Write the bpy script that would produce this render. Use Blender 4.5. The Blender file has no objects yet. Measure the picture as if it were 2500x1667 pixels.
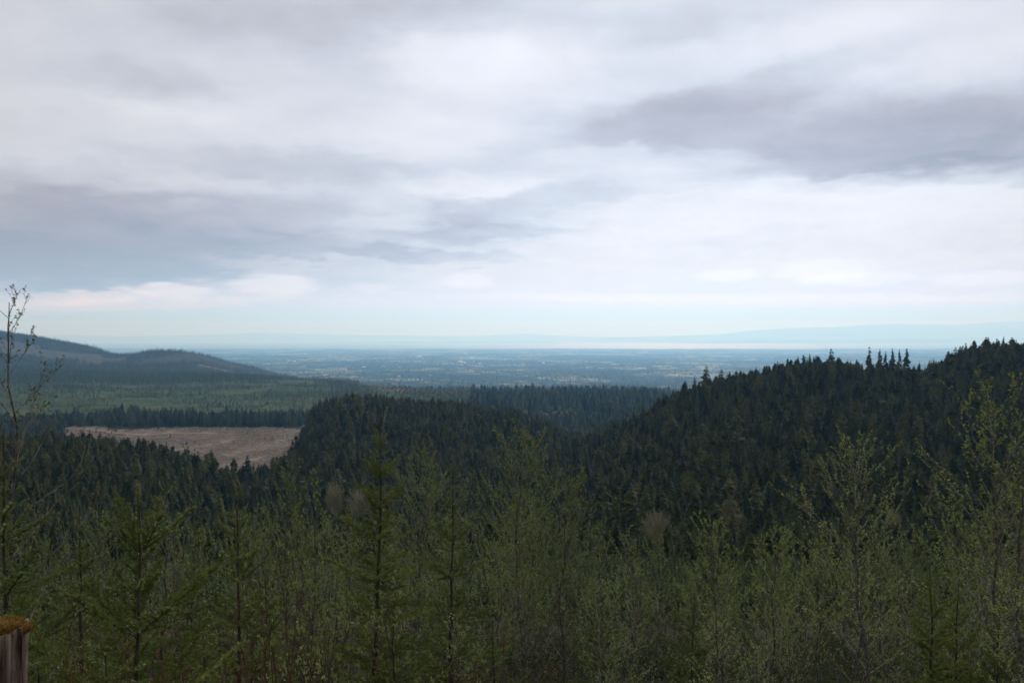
import bpy, math, random
import numpy as np
from mathutils import Vector, Matrix

R = math.radians
scene = bpy.context.scene
COL = scene.collection
random.seed(5)
RNG = np.random.default_rng(11)

# ------------------------------------------------------------------ camera
# F, CX, HY: focal length, centre column and horizon row of the photograph seen 2352 px wide
F, CX, HY = 1895.0, 1176.0, 775.0
cam_d = bpy.data.cameras.new('camera')
cam = bpy.data.objects.new('camera', cam_d)
COL.objects.link(cam)
cam_d.sensor_width = 36.0
cam_d.lens = 36.0 * F / 2352.0
cam_d.clip_start = 0.1
cam_d.clip_end = 400000.0
cam.location = (0, 0, 0)
cam.rotation_euler = (R(90) - math.atan(9.0 / F), 0, 0)
scene.camera = cam

# ------------------------------------------------------------------ render settings
scene.render.engine = 'CYCLES'
cy = scene.cycles
cy.max_bounces = 8
cy.diffuse_bounces = 2
cy.glossy_bounces = 1
cy.transmission_bounces = 2
cy.transparent_max_bounces = 8
cy.volume_bounces = 7
cy.use_denoising = True
cy.filter_width = 1.6
cy.sample_clamp_indirect = 4.0
cy.caustics_reflective = False
cy.caustics_refractive = False
scene.view_settings.view_transform = 'Standard'
scene.view_settings.look = 'None'
scene.view_settings.gamma = 1.0
scene.view_settings.use_curve_mapping = False
scene.view_settings.exposure = 0.45


# ------------------------------------------------------------------ node helper
class NT:
    def __init__(self, tree):
        self.t = tree
        self.n = tree.nodes
        self.n.clear()

    def add(self, typ, ins=None, **kw):
        nd = self.n.new(typ)
        for k, v in kw.items():
            setattr(nd, k, v)
        for k, v in (ins or {}).items():
            self.put(nd.inputs[k], v)
        return nd

    def put(self, sock, v):
        if isinstance(v, bpy.types.NodeSocket):
            self.t.links.new(v, sock)
        elif isinstance(v, bpy.types.Node):
            self.t.links.new(v.outputs[0], sock)
        else:
            sock.default_value = v

    def math(self, op, a, b=None, c=None, clamp=False):
        ins = {0: a}
        if b is not None:
            ins[1] = b
        if c is not None:
            ins[2] = c
        return self.add('ShaderNodeMath', ins, operation=op, use_clamp=clamp).outputs[0]

    def vmath(self, op, a, b=None, scale=None):
        nd = self.add('ShaderNodeVectorMath', {0: a}, operation=op)
        if b is not None:
            self.put(nd.inputs[1], b)
        if scale is not None:
            self.put(nd.inputs['Scale'], scale)
        return nd.outputs[0]

    def noise(self, vec, scale, detail=3.0, rough=0.5, dist=0.0):
        return self.add('ShaderNodeTexNoise', {'Vector': vec, 'Scale': scale, 'Detail': detail, 'Roughness': rough, 'Distortion': dist})

    def mapr(self, v, a, b, c=0.0, d=1.0, smooth=True):
        nd = self.add('ShaderNodeMapRange', {0: v, 1: a, 2: b, 3: c, 4: d})
        nd.interpolation_type = 'SMOOTHSTEP' if smooth else 'LINEAR'
        nd.clamp = True
        return nd.outputs[0]

    def mix(self, f, a, b, mode='MIX'):
        nd = self.add('ShaderNodeMix', data_type='RGBA', blend_type=mode)
        self.put(nd.inputs[0], f)
        self.put(nd.inputs[6], a)
        self.put(nd.inputs[7], b)
        return nd.outputs[2]

    def ramp(self, v, stops):
        nd = self.add('ShaderNodeValToRGB', {0: v})
        el = nd.color_ramp.elements
        while len(el) < len(stops):
            el.new(0.5)
        for e, (p, c) in zip(el, stops):
            e.position = p
            e.color = (*c, 1)
        return nd.outputs[0]


# ------------------------------------------------------------------ overcast sky
SUN_AZ, SUN_EL = R(11), R(29)          # ahead and to the right, behind the cloud
world = bpy.data.worlds.new("World")
scene.world = world
world.use_nodes = True
SKY_STRENGTH = 0.1
w = NT(world.node_tree)
tc = w.add('ShaderNodeTexCoord').outputs['Generated']
sep = w.add('ShaderNodeSeparateXYZ', {0: tc})
az = w.math('ARCTAN2', sep.outputs[0], sep.outputs[1])
el = w.math('ARCSINE', w.math('MINIMUM', w.math('MAXIMUM', sep.outputs[2], -0.999), 0.999))
flat = w.add('ShaderNodeCombineXYZ', {0: az, 1: el, 2: 0.0}).outputs[0]
# the cloud deck seen in perspective: a plane overhead
k = w.math('DIVIDE', 1.0, w.math('ADD', w.math('MAXIMUM', sep.outputs[2], 0.0), 0.14))
deck = w.add('ShaderNodeCombineXYZ', {0: w.math('MULTIPLY', sep.outputs[0], k), 1: w.math('MULTIPLY', sep.outputs[1], k), 2: 0.0}).outputs[0]
warp = w.vmath('SUBTRACT', w.noise(deck, 2.2, 4, 0.55).outputs['Color'], (0.5, 0.5, 0.5))
warp_fine = w.vmath('SUBTRACT', w.noise(deck, 7.0, 4, 0.6).outputs['Color'], (0.5, 0.5, 0.5))
wv = w.vmath('ADD', flat, w.vmath('MULTIPLY', warp, (0.15, 0.05, 0.0)))
wv = w.vmath('ADD', wv, w.vmath('MULTIPLY', warp_fine, (0.10, 0.036, 0.0)))


def sky_blob(x, y, rx, ry, rot, amp, edge=0.85, vec=wv):
    a = math.atan((x - CX) / F)
    e = math.atan((HY - y) / math.hypot(F, x - CX))
    mp = w.add('ShaderNodeMapping', {0: vec, 1: (a, e, 0), 2: (0, 0, R(rot)), 3: (rx / F, ry / F, 1)}, vector_type='TEXTURE')
    g = w.add('ShaderNodeTexGradient', {0: mp.outputs[0]}, gradient_type='SPHERICAL').outputs['Fac']
    return w.mapr(g, 0.0, edge, 0.0, amp)


clouds = [  # centre x, y, half sizes, turn, brightness change, softness of the edge
    (760, 40, 700, 105, 4, -0.20, .8), (60, 90, 420, 170, 0, -0.05, .8),
    (330, 190, 240, 60, 0, -0.13, .7), (1080, 150, 340, 110, -6, 0.26, .8), (1250, 110, 260, 50, 4, 0.08, .7),
    (1500, 62, 420, 56, 2, -0.13, .8), (1880, 70, 380, 70, 5, 0.12, .8), (2180, 110, 420, 130, 0, 0.09, .8),
    (1780, 190, 430, 60, 10, -0.12, .7), (1600, 235, 420, 60, 6, -0.08, .9),
    (1960, 325, 820, 130, -4, -0.26, .8), (1440, 300, 480, 100, 8, -0.12, .95), (2250, 280, 460, 130, -6, -0.14, .8), (1930, 362, 460, 42, -3, -0.10, .5), (2290, 392, 360, 46, -5, -0.14, .5),
    (1500, 372, 360, 34, -3, 0.14, .6), (2000, 432, 620, 36, -4, 0.12, .6),
    (950, 300, 300, 90, 0, 0.12, .8), (420, 250, 300, 60, 0, 0.11, .8),
    (720, 390, 540, 50, -2, -0.14, .6), (150, 300, 300, 70, 0, -0.03, .8), (200, 400, 420, 34, 3, -0.07, .6),
    (1060, 424, 280, 40, 0, 0.18, .6), (1450, 420, 200, 30, -4, 0.08, .6),
    (1240, 470, 380, 46, 8, -0.18, .55), (1120, 532, 280, 30, 2, -0.20, .5),
    (120, 540, 900, 120, 2, -0.20, .7), (560, 500, 700, 70, 0, -0.14, .6), (60, 640, 520, 40, 2, -0.24, .5), (60, 590, 560, 60, 0, -0.14, .6), (1010, 592, 300, 24, 2, -0.22, .5), (760, 570, 460, 34, 0, -0.12, .6),
    (250, 600, 800, 100, 0, -0.22, .6), (0, 470, 520, 110, 0, -0.12, .8), (1950, 240, 700, 130, 0, -0.07, .9),
    (900, 512, 120, 30, 0, 0.15, .6), (620, 606, 220, 20, 0, 0.13, .5), (180, 612, 260, 14, 0, 0.08, .5),
    (2000, 540, 1100, 150, 0, 0.13, .8), (1750, 485, 800, 80, -3, 0.14, .8), (1500, 600, 500, 110, 0, 0.06, .8), (1780, 535, 300, 22, 4, -0.07, .6), (2250, 520, 200, 26, -3, -0.05, .6),
]
B = w.math('MULTIPLY_ADD', w.noise(deck, 1.5, 5, 0.55).outputs['Fac'], 0.34, 0.43)
B = w.math('ADD', B, w.math('MULTIPLY', w.math('SUBTRACT', w.noise(deck, 5.0, 6, 0.62).outputs['Fac'], 0.5), 0.26))
for c in clouds:
    c = (*c[:5], c[5] * (1.08 if c[5] < 0 else 1.0), c[6])
    B = w.math('ADD', B, sky_blob(*c))
cumulus_v = w.vmath('ADD', flat, w.vmath('MULTIPLY', warp_fine, (0.03, 0.016, 0.0)))
puffs = [(1890, 622, 130, 34, 0, 0.6), (1970, 640, 150, 18, 0, 0.5), (1670, 632, 90, 16, 0, 0.6), (630, 655, 120, 32, 0, 0.75), (400, 668, 100, 22, 0, 0.8), (200, 684, 150, 20, 4, 0.7), (1070, 645, 80, 22, 0, 0.5), (850, 662, 60, 14, 0, 0.4), (2260, 640, 140, 16, 0, 0.5), (1700, 688, 800, 16, -1, 0.5), (300, 700, 400, 16, 3, 0.5)]
P_ = 0.0
for c in puffs:
    P_ = w.math('ADD', P_, sky_blob(*c, edge=0.5, vec=cumulus_v))
# low on the horizon the overcast thins to a pale even sheet
low = w.mapr(el, R(1.0), R(8.5), 1.0, 0.0)
right = w.mapr(az, R(-26), R(4), 0.55, 1.0)
sheet = w.math('MULTIPLY', w.mapr(el, R(0.6), w.math('MULTIPLY_ADD', right, R(6.5), R(-0.6)), 1.0, 0.0), 0.8)
B = w.math('ADD', w.math('MULTIPLY', B, w.math('SUBTRACT', 1.0, sheet)), w.math('MULTIPLY', sheet, w.math('MULTIPLY_ADD', right, 0.2, 0.72)))
cloud_col = w.ramp(B, [(0.0, (0.19, 0.145, 0.125)), (0.25, (0.295, 0.250, 0.25)), (0.5, (0.42, 0.418, 0.447)), (0.75, (0.555, 0.55, 0.585)), (1.0, (0.65, 0.65, 0.71))])
low_t = w.mapr(el, R(0.8), R(5.2), 1.0, 0.0)
cloud_col = w.mix(low_t, cloud_col, w.mix(1.0, cloud_col, (0.86, 1.02, 1.7, 1), 'MULTIPLY'))
strip = w.mapr(el, R(0.6), R(2.7), 1.0, 0.0)
cloud_col = w.mix(strip, cloud_col, (0.20, 0.52, 1.3, 1))
cloud_col = w.mix(w.math('MULTIPLY', P_, 0.85, clamp=True), cloud_col, (0.70, 0.76, 0.98, 1))
sky_tex = w.add('ShaderNodeTexSky', sky_type='NISHITA', sun_disc=False)
sky_tex.sun_elevation = SUN_EL
sky_tex.sun_rotation = SUN_AZ
sky_tex.altitude = 300
clear = w.math('MULTIPLY', w.mapr(el, R(2), R(9), 0.06, 0.03), right)
scaled = w.vmath('SCALE', cloud_col, scale=1.0 / SKY_STRENGTH)
sky_col = w.mix(clear, scaled, sky_tex.outputs[0])
bg = w.add('ShaderNodeBackground', {'Color': sky_col, 'Strength': SKY_STRENGTH})
w.t.links.new(bg.outputs[0], w.add('ShaderNodeOutputWorld').inputs[0])
world.cycles.sampling_method = 'MANUAL'
world.cycles.sample_map_resolution = 512

# ------------------------------------------------------------------ sun behind the overcast
sun_d = bpy.data.lights.new('sun', 'SUN')
sun_d.energy = 1.5
sun_d.angle = R(14)
sun_d.color = (0.87, 0.95, 1.06)
sun = bpy.data.objects.new('sun', sun_d)
COL.objects.link(sun)
sd = Vector((math.sin(SUN_AZ) * math.cos(SUN_EL), math.cos(SUN_AZ) * math.cos(SUN_EL), math.sin(SUN_EL)))
sun.rotation_euler = sd.to_track_quat('Z', 'Y').to_euler()


# ------------------------------------------------------------------ object helpers
def tag(o, label=None, cat=None, group=None, kind=None):
    for kx, v in (('label', label), ('category', cat), ('group', group), ('kind', kind)):
        if v:
            o[kx] = v
    return o


def empty(name, loc, rz=0.0, sc=1.0):
    o = bpy.data.objects.new(name, None)
    o.empty_display_size = 0.2
    o.location = loc
    o.rotation_euler = (0, 0, rz)
    o.scale = (sc, sc, sc)
    COL.objects.link(o)
    return o


def link(name, me, parent=None):
    o = bpy.data.objects.new(name, me)
    COL.objects.link(o)
    if parent is not None:
        o.parent = parent
    return o


def mesh_np(name, V, T, mats, mi=None, smooth=False):
    """V (n,3), T (m,3) triangles or (m,4) quads"""
    V = np.asarray(V, np.float32)
    T = np.asarray(T, np.int32)
    kk = T.shape[1]
    me = bpy.data.meshes.new(name)
    me.vertices.add(len(V))
    me.vertices.foreach_set('co', V.ravel())
    me.loops.add(T.size)
    me.loops.foreach_set('vertex_index', T.ravel())
    me.polygons.add(len(T))
    me.polygons.foreach_set('loop_start', np.arange(0, T.size, kk, dtype=np.int32))
    for m in (mats if isinstance(mats, (list, tuple)) else [mats]):
        me.materials.append(m)
    if mi is not None:
        me.polygons.foreach_set('material_index', np.asarray(mi, np.int32))
    if smooth:
        me.polygons.foreach_set('use_smooth', np.ones(len(T), bool))
    me.update(calc_edges=True)
    return me


class MB:
    """collects triangles"""

    def __init__(self):
        self.V, self.T, self.M, self.n = [], [], [], 0

    def put(self, V, T, m=0):
        V = np.asarray(V, float).reshape(-1, 3)
        T = np.asarray(T, int).reshape(-1, 3)
        self.V.append(V)
        self.T.append(T + self.n)
        self.M.append(np.full(len(T), m))
        self.n += len(V)

    def tube(self, P, rad, sides=5, m=0):
        P = np.asarray(P, float)
        n = len(P)
        rad = np.broadcast_to(np.asarray(rad, float), (n,))
        d = np.gradient(P, axis=0)
        d /= np.linalg.norm(d, axis=1, keepdims=True) + 1e-9
        up = np.array([0.31, 0.17, 0.93]) if abs(d[0, 2]) < 0.8 else np.array([1.0, 0.1, 0.0])
        a = np.cross(d, up)
        a /= np.linalg.norm(a, axis=1, keepdims=True) + 1e-9
        b = np.cross(d, a)
        th = np.arange(sides) * 2 * math.pi / sides
        ring = (a[:, None, :] * np.cos(th)[None, :, None] + b[:, None, :] * np.sin(th)[None, :, None]) * rad[:, None, None] + P[:, None, :]
        i, j = np.meshgrid(np.arange(n - 1), np.arange(sides), indexing='ij')
        q0 = i * sides + j
        q1 = i * sides + (j + 1) % sides
        q2 = q1 + sides
        q3 = q0 + sides
        self.put(ring.reshape(-1, 3), np.concatenate([np.stack([q0, q1, q2], -1).reshape(-1, 3), np.stack([q0, q2, q3], -1).reshape(-1, 3)]), m)

    def build(self, name, mats, smooth=False):
        return mesh_np(name, np.concatenate(self.V), np.concatenate(self.T), mats, np.concatenate(self.M), smooth)


def unit(v):
    v = np.asarray(v, float)
    return v / (np.linalg.norm(v, axis=-1, keepdims=True) + 1e-12)


# ------------------------------------------------------------------ value noise (numpy)
def _hash(ix, iy, seed):
    h = (ix * 374761393 + iy * 668265263 + seed * 974634541) & 0x7fffffff
    h = ((h ^ (h >> 13)) * 1274126177) & 0x7fffffff
    return ((h ^ (h >> 16)) & 0xffff) / 65535.0


def vnoise(x, y, seed=0):
    x, y = np.asarray(x, float), np.asarray(y, float)
    ix, iy = np.floor(x).astype(np.int64), np.floor(y).astype(np.int64)
    fx, fy = x - ix, y - iy
    fx, fy = fx * fx * (3 - 2 * fx), fy * fy * (3 - 2 * fy)
    a = _hash(ix, iy, seed) * (1 - fx) + _hash(ix + 1, iy, seed) * fx
    b = _hash(ix, iy + 1, seed) * (1 - fx) + _hash(ix + 1, iy + 1, seed) * fx
    return a * (1 - fy) + b * fy


def fbm(x, y, scale, octaves=4, seed=0):
    s, amp, tot = 0.0, 1.0, 0.0
    for o in range(octaves):
        s = s + amp * vnoise(x / scale * 2 ** o + 17.3 * o, y / scale * 2 ** o - 9.1 * o, seed + o)
        tot += amp
        amp *= 0.5
    return s / tot


def sstep(a, b, x):
    t = np.clip((np.asarray(x, float) - a) / (b - a), 0, 1)
    return t * t * (3 - 2 * t)


# ------------------------------------------------------------------ terrain heights
TD = [0, 3, 5, 10, 20, 40, 80, 150, 250, 400, 500, 600, 700, 800, 900, 1000, 1100, 1250, 1500, 1750, 2000, 2600, 3300, 4000, 5000, 6000, 6500, 7000, 7500, 8500, 10000, 13000, 17000, 25000, 35000, 42000, 45500, 50000, 200000]
NEAR = [-1.7, -2.3, -3.4, -6.0, -10.0, -17.5, -30, -48, -70]
PLAIN = [-480, -510, -535, -563, -580, -586, -605, -660, -700]      # from 10 km on
TX = [-500, 0, 100, 215, 260, 350, 430, 530, 640, 694, 714, 732, 850, 1000, 1176, 1330, 1450, 1550, 1700, 1900, 2020, 2100, 2160, 2200, 2352, 2900]
TZ = {
    #      400   500   600   700   800   900   1000  1100  1250  1500  1750  2000  2600  3300  4000  5000  6000  6500  7000  7500  8500
    -500: [-98, -104, -106, -104, -112, -135, -160, -178, -190, -192, -190, -190, -190, -190, -190, -150, -60, 40, 120, 160, 90],
    0:    [-98, -106, -108, -104, -112, -135, -160, -178, -190, -192, -190, -190, -190, -190, -190, -175, -110, -50, 10, 70, 20],
    215:  [-98, -108, -112, -106, -112, -135, -160, -178, -190, -192, -189, -190, -190, -190, -190, -195, -165, -140, -110, -78, -150],
    100:  [-98, -107, -110, -105, -112, -135, -160, -178, -190, -192, -190, -190, -190, -190, -190, -182, -140, -90, -40, 8, -60],
    260:  [-98, -110, -114, -109, -115, -137, -161, -179, -190, -192, -189, -190, -190, -190, -191, -205, -190, -166, -146, -160, -230],
    350:  [-98, -112, -116, -112, -118, -138, -162, -180, -191, -193, -188, -190, -190, -190, -192, -205, -145, -84, -150, -210, -330],
    430:  [-98, -116, -126, -124, -130, -145, -165, -182, -194, -195, -188, -190, -190, -190, -192, -210, -150, -86, -160, -240, -380],
    530:  [-98, -118, -130, -136, -146, -160, -175, -188, -198, -198, -189, -190, -190, -190, -194, -235, -225, -182, -240, -330, -420],
    640:  [-98, -118, -130, -136, -142, -148, -150, -155, -180, -196, -190, -190, -190, -192, -200, -270, -310, -280, -330, -400, -440],
    694:  [-98, -118, -130, -134, -138, -138, -135, -134, -160, -194, -190, -190, -190, -192, -200, -290, -350, -340, -370, -420, -445],
    714:  [-98, -116, -128, -130, -126, -114, -106, -99, -132, -192, -190, -190, -190, -193, -203, -310, -390, -400, -420, -430, -448],
    732:  [-98, -116, -128, -130, -124, -112, -104, -98, -130, -190, -190, -190, -190, -194, -205, -320, -400, -420, -430, -436, -450],
    850:  [-98, -116, -128, -130, -124, -112, -104, -98, -128, -186, -190, -190, -192, -198, -220, -360, -425, -432, -438, -444, -460],
    1000: [-98, -116, -128, -131, -127, -117, -109, -102, -130, -186, -190, -192, -196, -204, -250, -380, -430, -436, -442, -448, -465],
    1176: [-98, -116, -126, -130, -130, -124, -117, -111, -135, -186, -188, -190, -200, -212, -270, -390, -430, -438, -444, -450, -466],
    1330: [-98, -112, -118, -118, -122, -134, -146, -158, -175, -186, -184, -186, -196, -216, -290, -400, -432, -440, -446, -452, -468],
    1450: [-98, -104, -104, -98, -93, -112, -140, -162, -180, -190, -192, -192, -198, -216, -290, -400, -432, -440, -446, -452, -468],
    1550: [-98, -98, -92, -80, -68, -84, -110, -140, -165, -190, -196, -200, -204, -220, -290, -400, -432, -440, -446, -452, -468],
    1700: [-98, -92, -80, -62, -47, -62, -92, -125, -160, -190, -198, -205, -215, -230, -290, -400, -432, -440, -446, -452, -468],
    1900: [-98, -88, -72, -52, -34, -48, -80, -115, -150, -188, -198, -205, -215, -230, -290, -400, -432, -440, -446, -452, -468],
    2020: [-98, -88, -72, -54, -44, -58, -86, -118, -150, -188, -198, -205, -215, -230, -290, -400, -432, -440, -446, -452, -468],
    2160: [-98, -88, -72, -54, -43, -56, -86, -118, -150, -188, -198, -205, -215, -230, -290, -400, -432, -440, -446, -452, -468],
    2100: [-98, -88, -72, -55, -46, -60, -80, -115, -150, -188, -198, -205, -215, -230, -290, -400, -432, -440, -446, -452, -468],
    2200: [-98, -84, -64, -42, -25, -38, -70, -105, -145, -188, -198, -205, -215, -230, -290, -400, -432, -440, -446, -452, -468],
    2352: [-98, -82, -60, -38, -19, -30, -65, -100, -140, -188, -198, -205, -215, -230, -290, -400, -432, -440, -446, -452, -468],
    2900: [-98, -80, -56, -30, -8, -20, -55, -95, -140, -188, -198, -205, -215, -230, -290, -400, -432, -440, -446, -452, -468],
}
_gx = np.linspace(-500, 2900, 273)
_gl = np.linspace(0, math.log(1 + 200000 / 4.0), 900)
_gd = 4.0 * (np.exp(_gl) - 1)
_cols = np.array([np.interp(_gd, TD, NEAR + TZ[x] + PLAIN) for x in TX])
_ker = np.hanning(15)[1:-1]
_ker /= _ker.sum()
_sm = lambda v: np.convolve(np.pad(v, 6, mode='edge'), _ker, mode='valid')
_cols = np.array([_sm(c) for c in _cols])
_tab = np.array([np.interp(_gx, TX, _cols[:, j]) for j in range(len(_gd))]).T
_kx = np.hanning(9)[1:-1]
_kx /= _kx.sum()
_tab = np.array([np.convolve(np.pad(_tab[:, j], 3, mode='edge'), _kx, mode='valid') for j in range(len(_gd))]).T


def ground(x, y):
    x, y = np.asarray(x, float), np.asarray(y, float)
    r = np.hypot(x, y)
    a = np.arctan2(x, y)
    aa = np.clip(a, -1.2, 1.2)
    X = np.clip(CX + F * np.tan(aa), -500, 2899.9)
    d = r * np.maximum(np.cos(aa), 0.55)
    fi = (X - _gx[0]) / (_gx[1] - _gx[0])
    fj = np.clip(np.log1p(d / 4.0) / (_gl[1] - _gl[0]), 0, len(_gl) - 1.001)
    i, j = fi.astype(int), fj.astype(int)
    fi, fj = fi - i, fj - j
    z = (_tab[i, j] * (1 - fi) + _tab[i + 1, j] * fi) * (1 - fj) + (_tab[i, j + 1] * (1 - fi) + _tab[i + 1, j + 1] * fi) * fj
    # the slope goes on climbing behind the viewpoint
    back = np.interp(r, [0, 3, 20, 100, 500, 3000, 10000, 40000, 200000], [-1.7, -1.75, -1.5, 12, 60, 90, -200, -560, -700])
    wb = sstep(R(55), R(100), np.abs(a))
    z = z * (1 - wb) + back * wb
    amp = np.interp(r, [0, 6, 30, 300, 1200, 4000, 9000, 30000, 40000, 46000], [0, 0.15, 0.8, 3, 6, 9, 16, 14, 16, 14])
    z = z + amp * (fbm(x, y, 30, 3, 3) - 0.5) * np.interp(r, [0, 300, 1500], [1, .6, .2])
    z = z + amp * 2 * (fbm(x, y, 420, 4, 8) - 0.5) * np.interp(r, [0, 200, 900, 3000], [0, .12, .6, 1])
    z = z + amp * 3.0 * (fbm(x, y, 3600, 4, 21) - 0.5) * sstep(7000, 18000, r)
    return z


def colx(x, y):
    return CX + F * x / np.maximum(y, 1e-3)


def at(X, Y, d):
    return ((X - CX) / F * d, d, -(Y - HY) / F * d)


def on_ground(X, d):
    x = (X - CX) / F * d
    return (x, d, float(ground(x, d)))


# ------------------------------------------------------------------ materials
def new_mat(name):
    m = bpy.data.materials.new(name)
    m.use_nodes = True
    return m, NT(m.node_tree)


def finish(t, col, rough=0.85, spec=0.2, bump=None, trans=0.0):
    p = t.add('ShaderNodeBsdfPrincipled', {'Base Color': col, 'Roughness': rough, 'Specular IOR Level': spec})
    if bump is not None:
        t.put(p.inputs['Normal'], bump)
    out = p.outputs[0]
    if trans:
        tr = t.add('ShaderNodeBsdfTranslucent', {'Color': col})
        out = t.add('ShaderNodeMixShader', {0: trans, 1: p.outputs[0], 2: tr.outputs[0]}).outputs[0]
    t.t.links.new(out, t.add('ShaderNodeOutputMaterial').inputs[0])


def leaf_mat(name, cols, rough=0.6, spec=0.3, trans=0.25, island=True, nscale=None, mixw=0.45):
    """cols: dark .. light; hue varies with the tree and, leaf by leaf, with the mesh island"""
    m, t = new_mat(name)
    rnd = t.add('ShaderNodeObjectInfo').outputs['Random']
    if island:
        isl = t.add('ShaderNodeNewGeometry').outputs['Random Per Island']
        v = t.math('ADD', t.math('MULTIPLY', rnd, mixw), t.math('MULTIPLY', isl, 1.0 - mixw))
    else:
        v = rnd
    if nscale:
        co = t.add('ShaderNodeTexCoord').outputs['Object']
        v = t.math('ADD', t.math('MULTIPLY', v, 0.6), t.math('MULTIPLY', t.noise(co, nscale, 2).outputs['Fac'], 0.4))
    n = len(cols)
    finish(t, t.ramp(v, [(i / (n - 1), c) for i, c in enumerate(cols)]), rough, spec, None, trans)
    return m


M = {}
M['alder_leaf'] = leaf_mat('alder_leaf', [(0.050, 0.072, 0.018), (0.115, 0.155, 0.028), (0.205, 0.25, 0.050), (0.34, 0.38, 0.11)])
M['alder_leaf_sparse'] = leaf_mat('alder_leaf_sparse', [(0.05, 0.06, 0.018), (0.10, 0.11, 0.03), (0.17, 0.15, 0.06)])
M['fir_needle'] = leaf_mat('fir_needle', [(0.060, 0.090, 0.016), (0.115, 0.150, 0.026), (0.18, 0.21, 0.044)], 0.5, 0.35, 0.3)
M['fir_needle_dark'] = leaf_mat('fir_needle_dark', [(0.050, 0.080, 0.018), (0.095, 0.13, 0.026), (0.15, 0.18, 0.040)], 0.5, 0.35, 0.3)
M['conifer'] = leaf_mat('conifer_crown', [(0.009, 0.013, 0.004), (0.016, 0.022, 0.005), (0.030, 0.037, 0.008), (0.058, 0.062, 0.015), (0.105, 0.098, 0.030)], 0.85, 0.05, 0.0, mixw=0.75)
M['conifer_young'] = leaf_mat('young_conifer_crown', [(0.024, 0.037, 0.010), (0.040, 0.058, 0.014), (0.068, 0.085, 0.022)], 0.8, 0.1, 0.0)
M['broadleaf'] = leaf_mat('far_broadleaf', [(0.07, 0.08, 0.03), (0.13, 0.13, 0.05), (0.22, 0.20, 0.08)], 0.8, 0.1, 0.0)
M['bud_tree'] = leaf_mat('budding_crown', [(0.026, 0.030, 0.010), (0.046, 0.050, 0.016), (0.075, 0.076, 0.026)], 0.85, 0.05, 0.0)
M['willow_leaf'] = leaf_mat('willow_leaf', [(0.12, 0.16, 0.035), (0.19, 0.23, 0.06), (0.27, 0.30, 0.10)])
M['yellow_leaf'] = leaf_mat('yellow_leaf', [(0.12, 0.075, 0.015), (0.22, 0.16, 0.03), (0.20, 0.06, 0.02)])
M['fern'] = leaf_mat('undergrowth_leaf', [(0.014, 0.024, 0.007), (0.030, 0.046, 0.011), (0.056, 0.068, 0.017), (0.060, 0.040, 0.014)])
M['bud'] = leaf_mat('bud', [(0.14, 0.055, 0.02), (0.24, 0.12, 0.04)], 0.6, 0.2, 0)


def bark_mat(name, c1, c2, scale=30.0):
    m, t = new_mat(name)
    co = t.add('ShaderNodeTexCoord').outputs['Object']
    st = t.vmath('MULTIPLY', co, (1, 1, 0.35))
    n = t.noise(st, scale, 4, 0.65)
    c = t.mix(t.mapr(n.outputs['Fac'], 0.35, 0.68), (*c1, 1), (*c2, 1))
    b = t.add('ShaderNodeBump', {'Height': n.outputs['Fac'], 'Strength': 0.5, 'Distance': 0.01})
    finish(t, c, 0.85, 0.2, b.outputs[0])
    return m


M['alder_bark'] = bark_mat('alder_bark', (0.035, 0.030, 0.024), (0.13, 0.12, 0.10))
M['twig'] = bark_mat('alder_twig', (0.05, 0.045, 0.036), (0.26, 0.24, 0.20), 7)
M['pale_twig'] = bark_mat('bare_twig', (0.17, 0.155, 0.085), (0.32, 0.29, 0.17), 2)
M['fir_bark'] = bark_mat('fir_bark', (0.022, 0.020, 0.014), (0.07, 0.06, 0.042))
M['fir_twig'] = bark_mat('fir_twig', (0.05, 0.055, 0.025), (0.16, 0.15, 0.09), 20)
M['leader'] = bark_mat('fir_leader', (0.055, 0.060, 0.022), (0.10, 0.095, 0.035), 20)
M['red_stem'] = bark_mat('red_stem', (0.06, 0.020, 0.018), (0.14, 0.048, 0.040), 20)
M['brown_stem'] = bark_mat('brown_stem', (0.05, 0.028, 0.018), (0.11, 0.065, 0.04), 20)
M['cone'] = bark_mat('alder_cone', (0.018, 0.011, 0.008), (0.05, 0.025, 0.014), 60)
M['slash'] = bark_mat('slash_wood', (0.20, 0.16, 0.13), (0.48, 0.42, 0.36), 0.2)

# ground: land cover follows what grows there (attribute "cover": r clearcut, g young plantation, b settled plain)
m, t = new_mat('ground_cover')
M['ground'] = m
geo = t.add('ShaderNodeNewGeometry').outputs['Position']
cov = t.add('ShaderNodeVertexColor', layer_name='cover').outputs['Color']
cs = t.add('ShaderNodeSeparateColor', {0: cov})
n1 = t.noise(geo, 0.9, 5, 0.65).outputs['Fac']
soil = t.mix(t.mapr(n1, 0.35, 0.65), (0.018, 0.018, 0.010, 1), (0.045, 0.036, 0.020, 1))
n2 = t.noise(geo, 0.055, 6, 0.7).outputs['Fac']
n3 = t.noise(t.vmath('MULTIPLY', geo, (1, 0.35, 1)), 0.012, 4, 0.6).outputs['Fac']
n2 = t.math('ADD', t.math('MULTIPLY', n2, 0.6), t.math('MULTIPLY', t.noise(t.vmath('MULTIPLY', geo, (1, 0.5, 1)), 0.02, 5, 0.65).outputs['Fac'], 0.4))
cut = t.ramp(n2, [(0.34, (0.040, 0.024, 0.014)), (0.44, (0.095, 0.064, 0.038)), (0.54, (0.165, 0.118, 0.076)), (0.64, (0.34, 0.275, 0.20))])
cut = t.mix(t.mapr(n3, 0.46, 0.60, 0, 0.7), cut, (0.070, 0.052, 0.028, 1))
n4 = t.noise(geo, 0.010, 6, 0.65).outputs['Fac']
n5 = t.noise(geo, 0.09, 4, 0.7).outputs['Fac']
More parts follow.
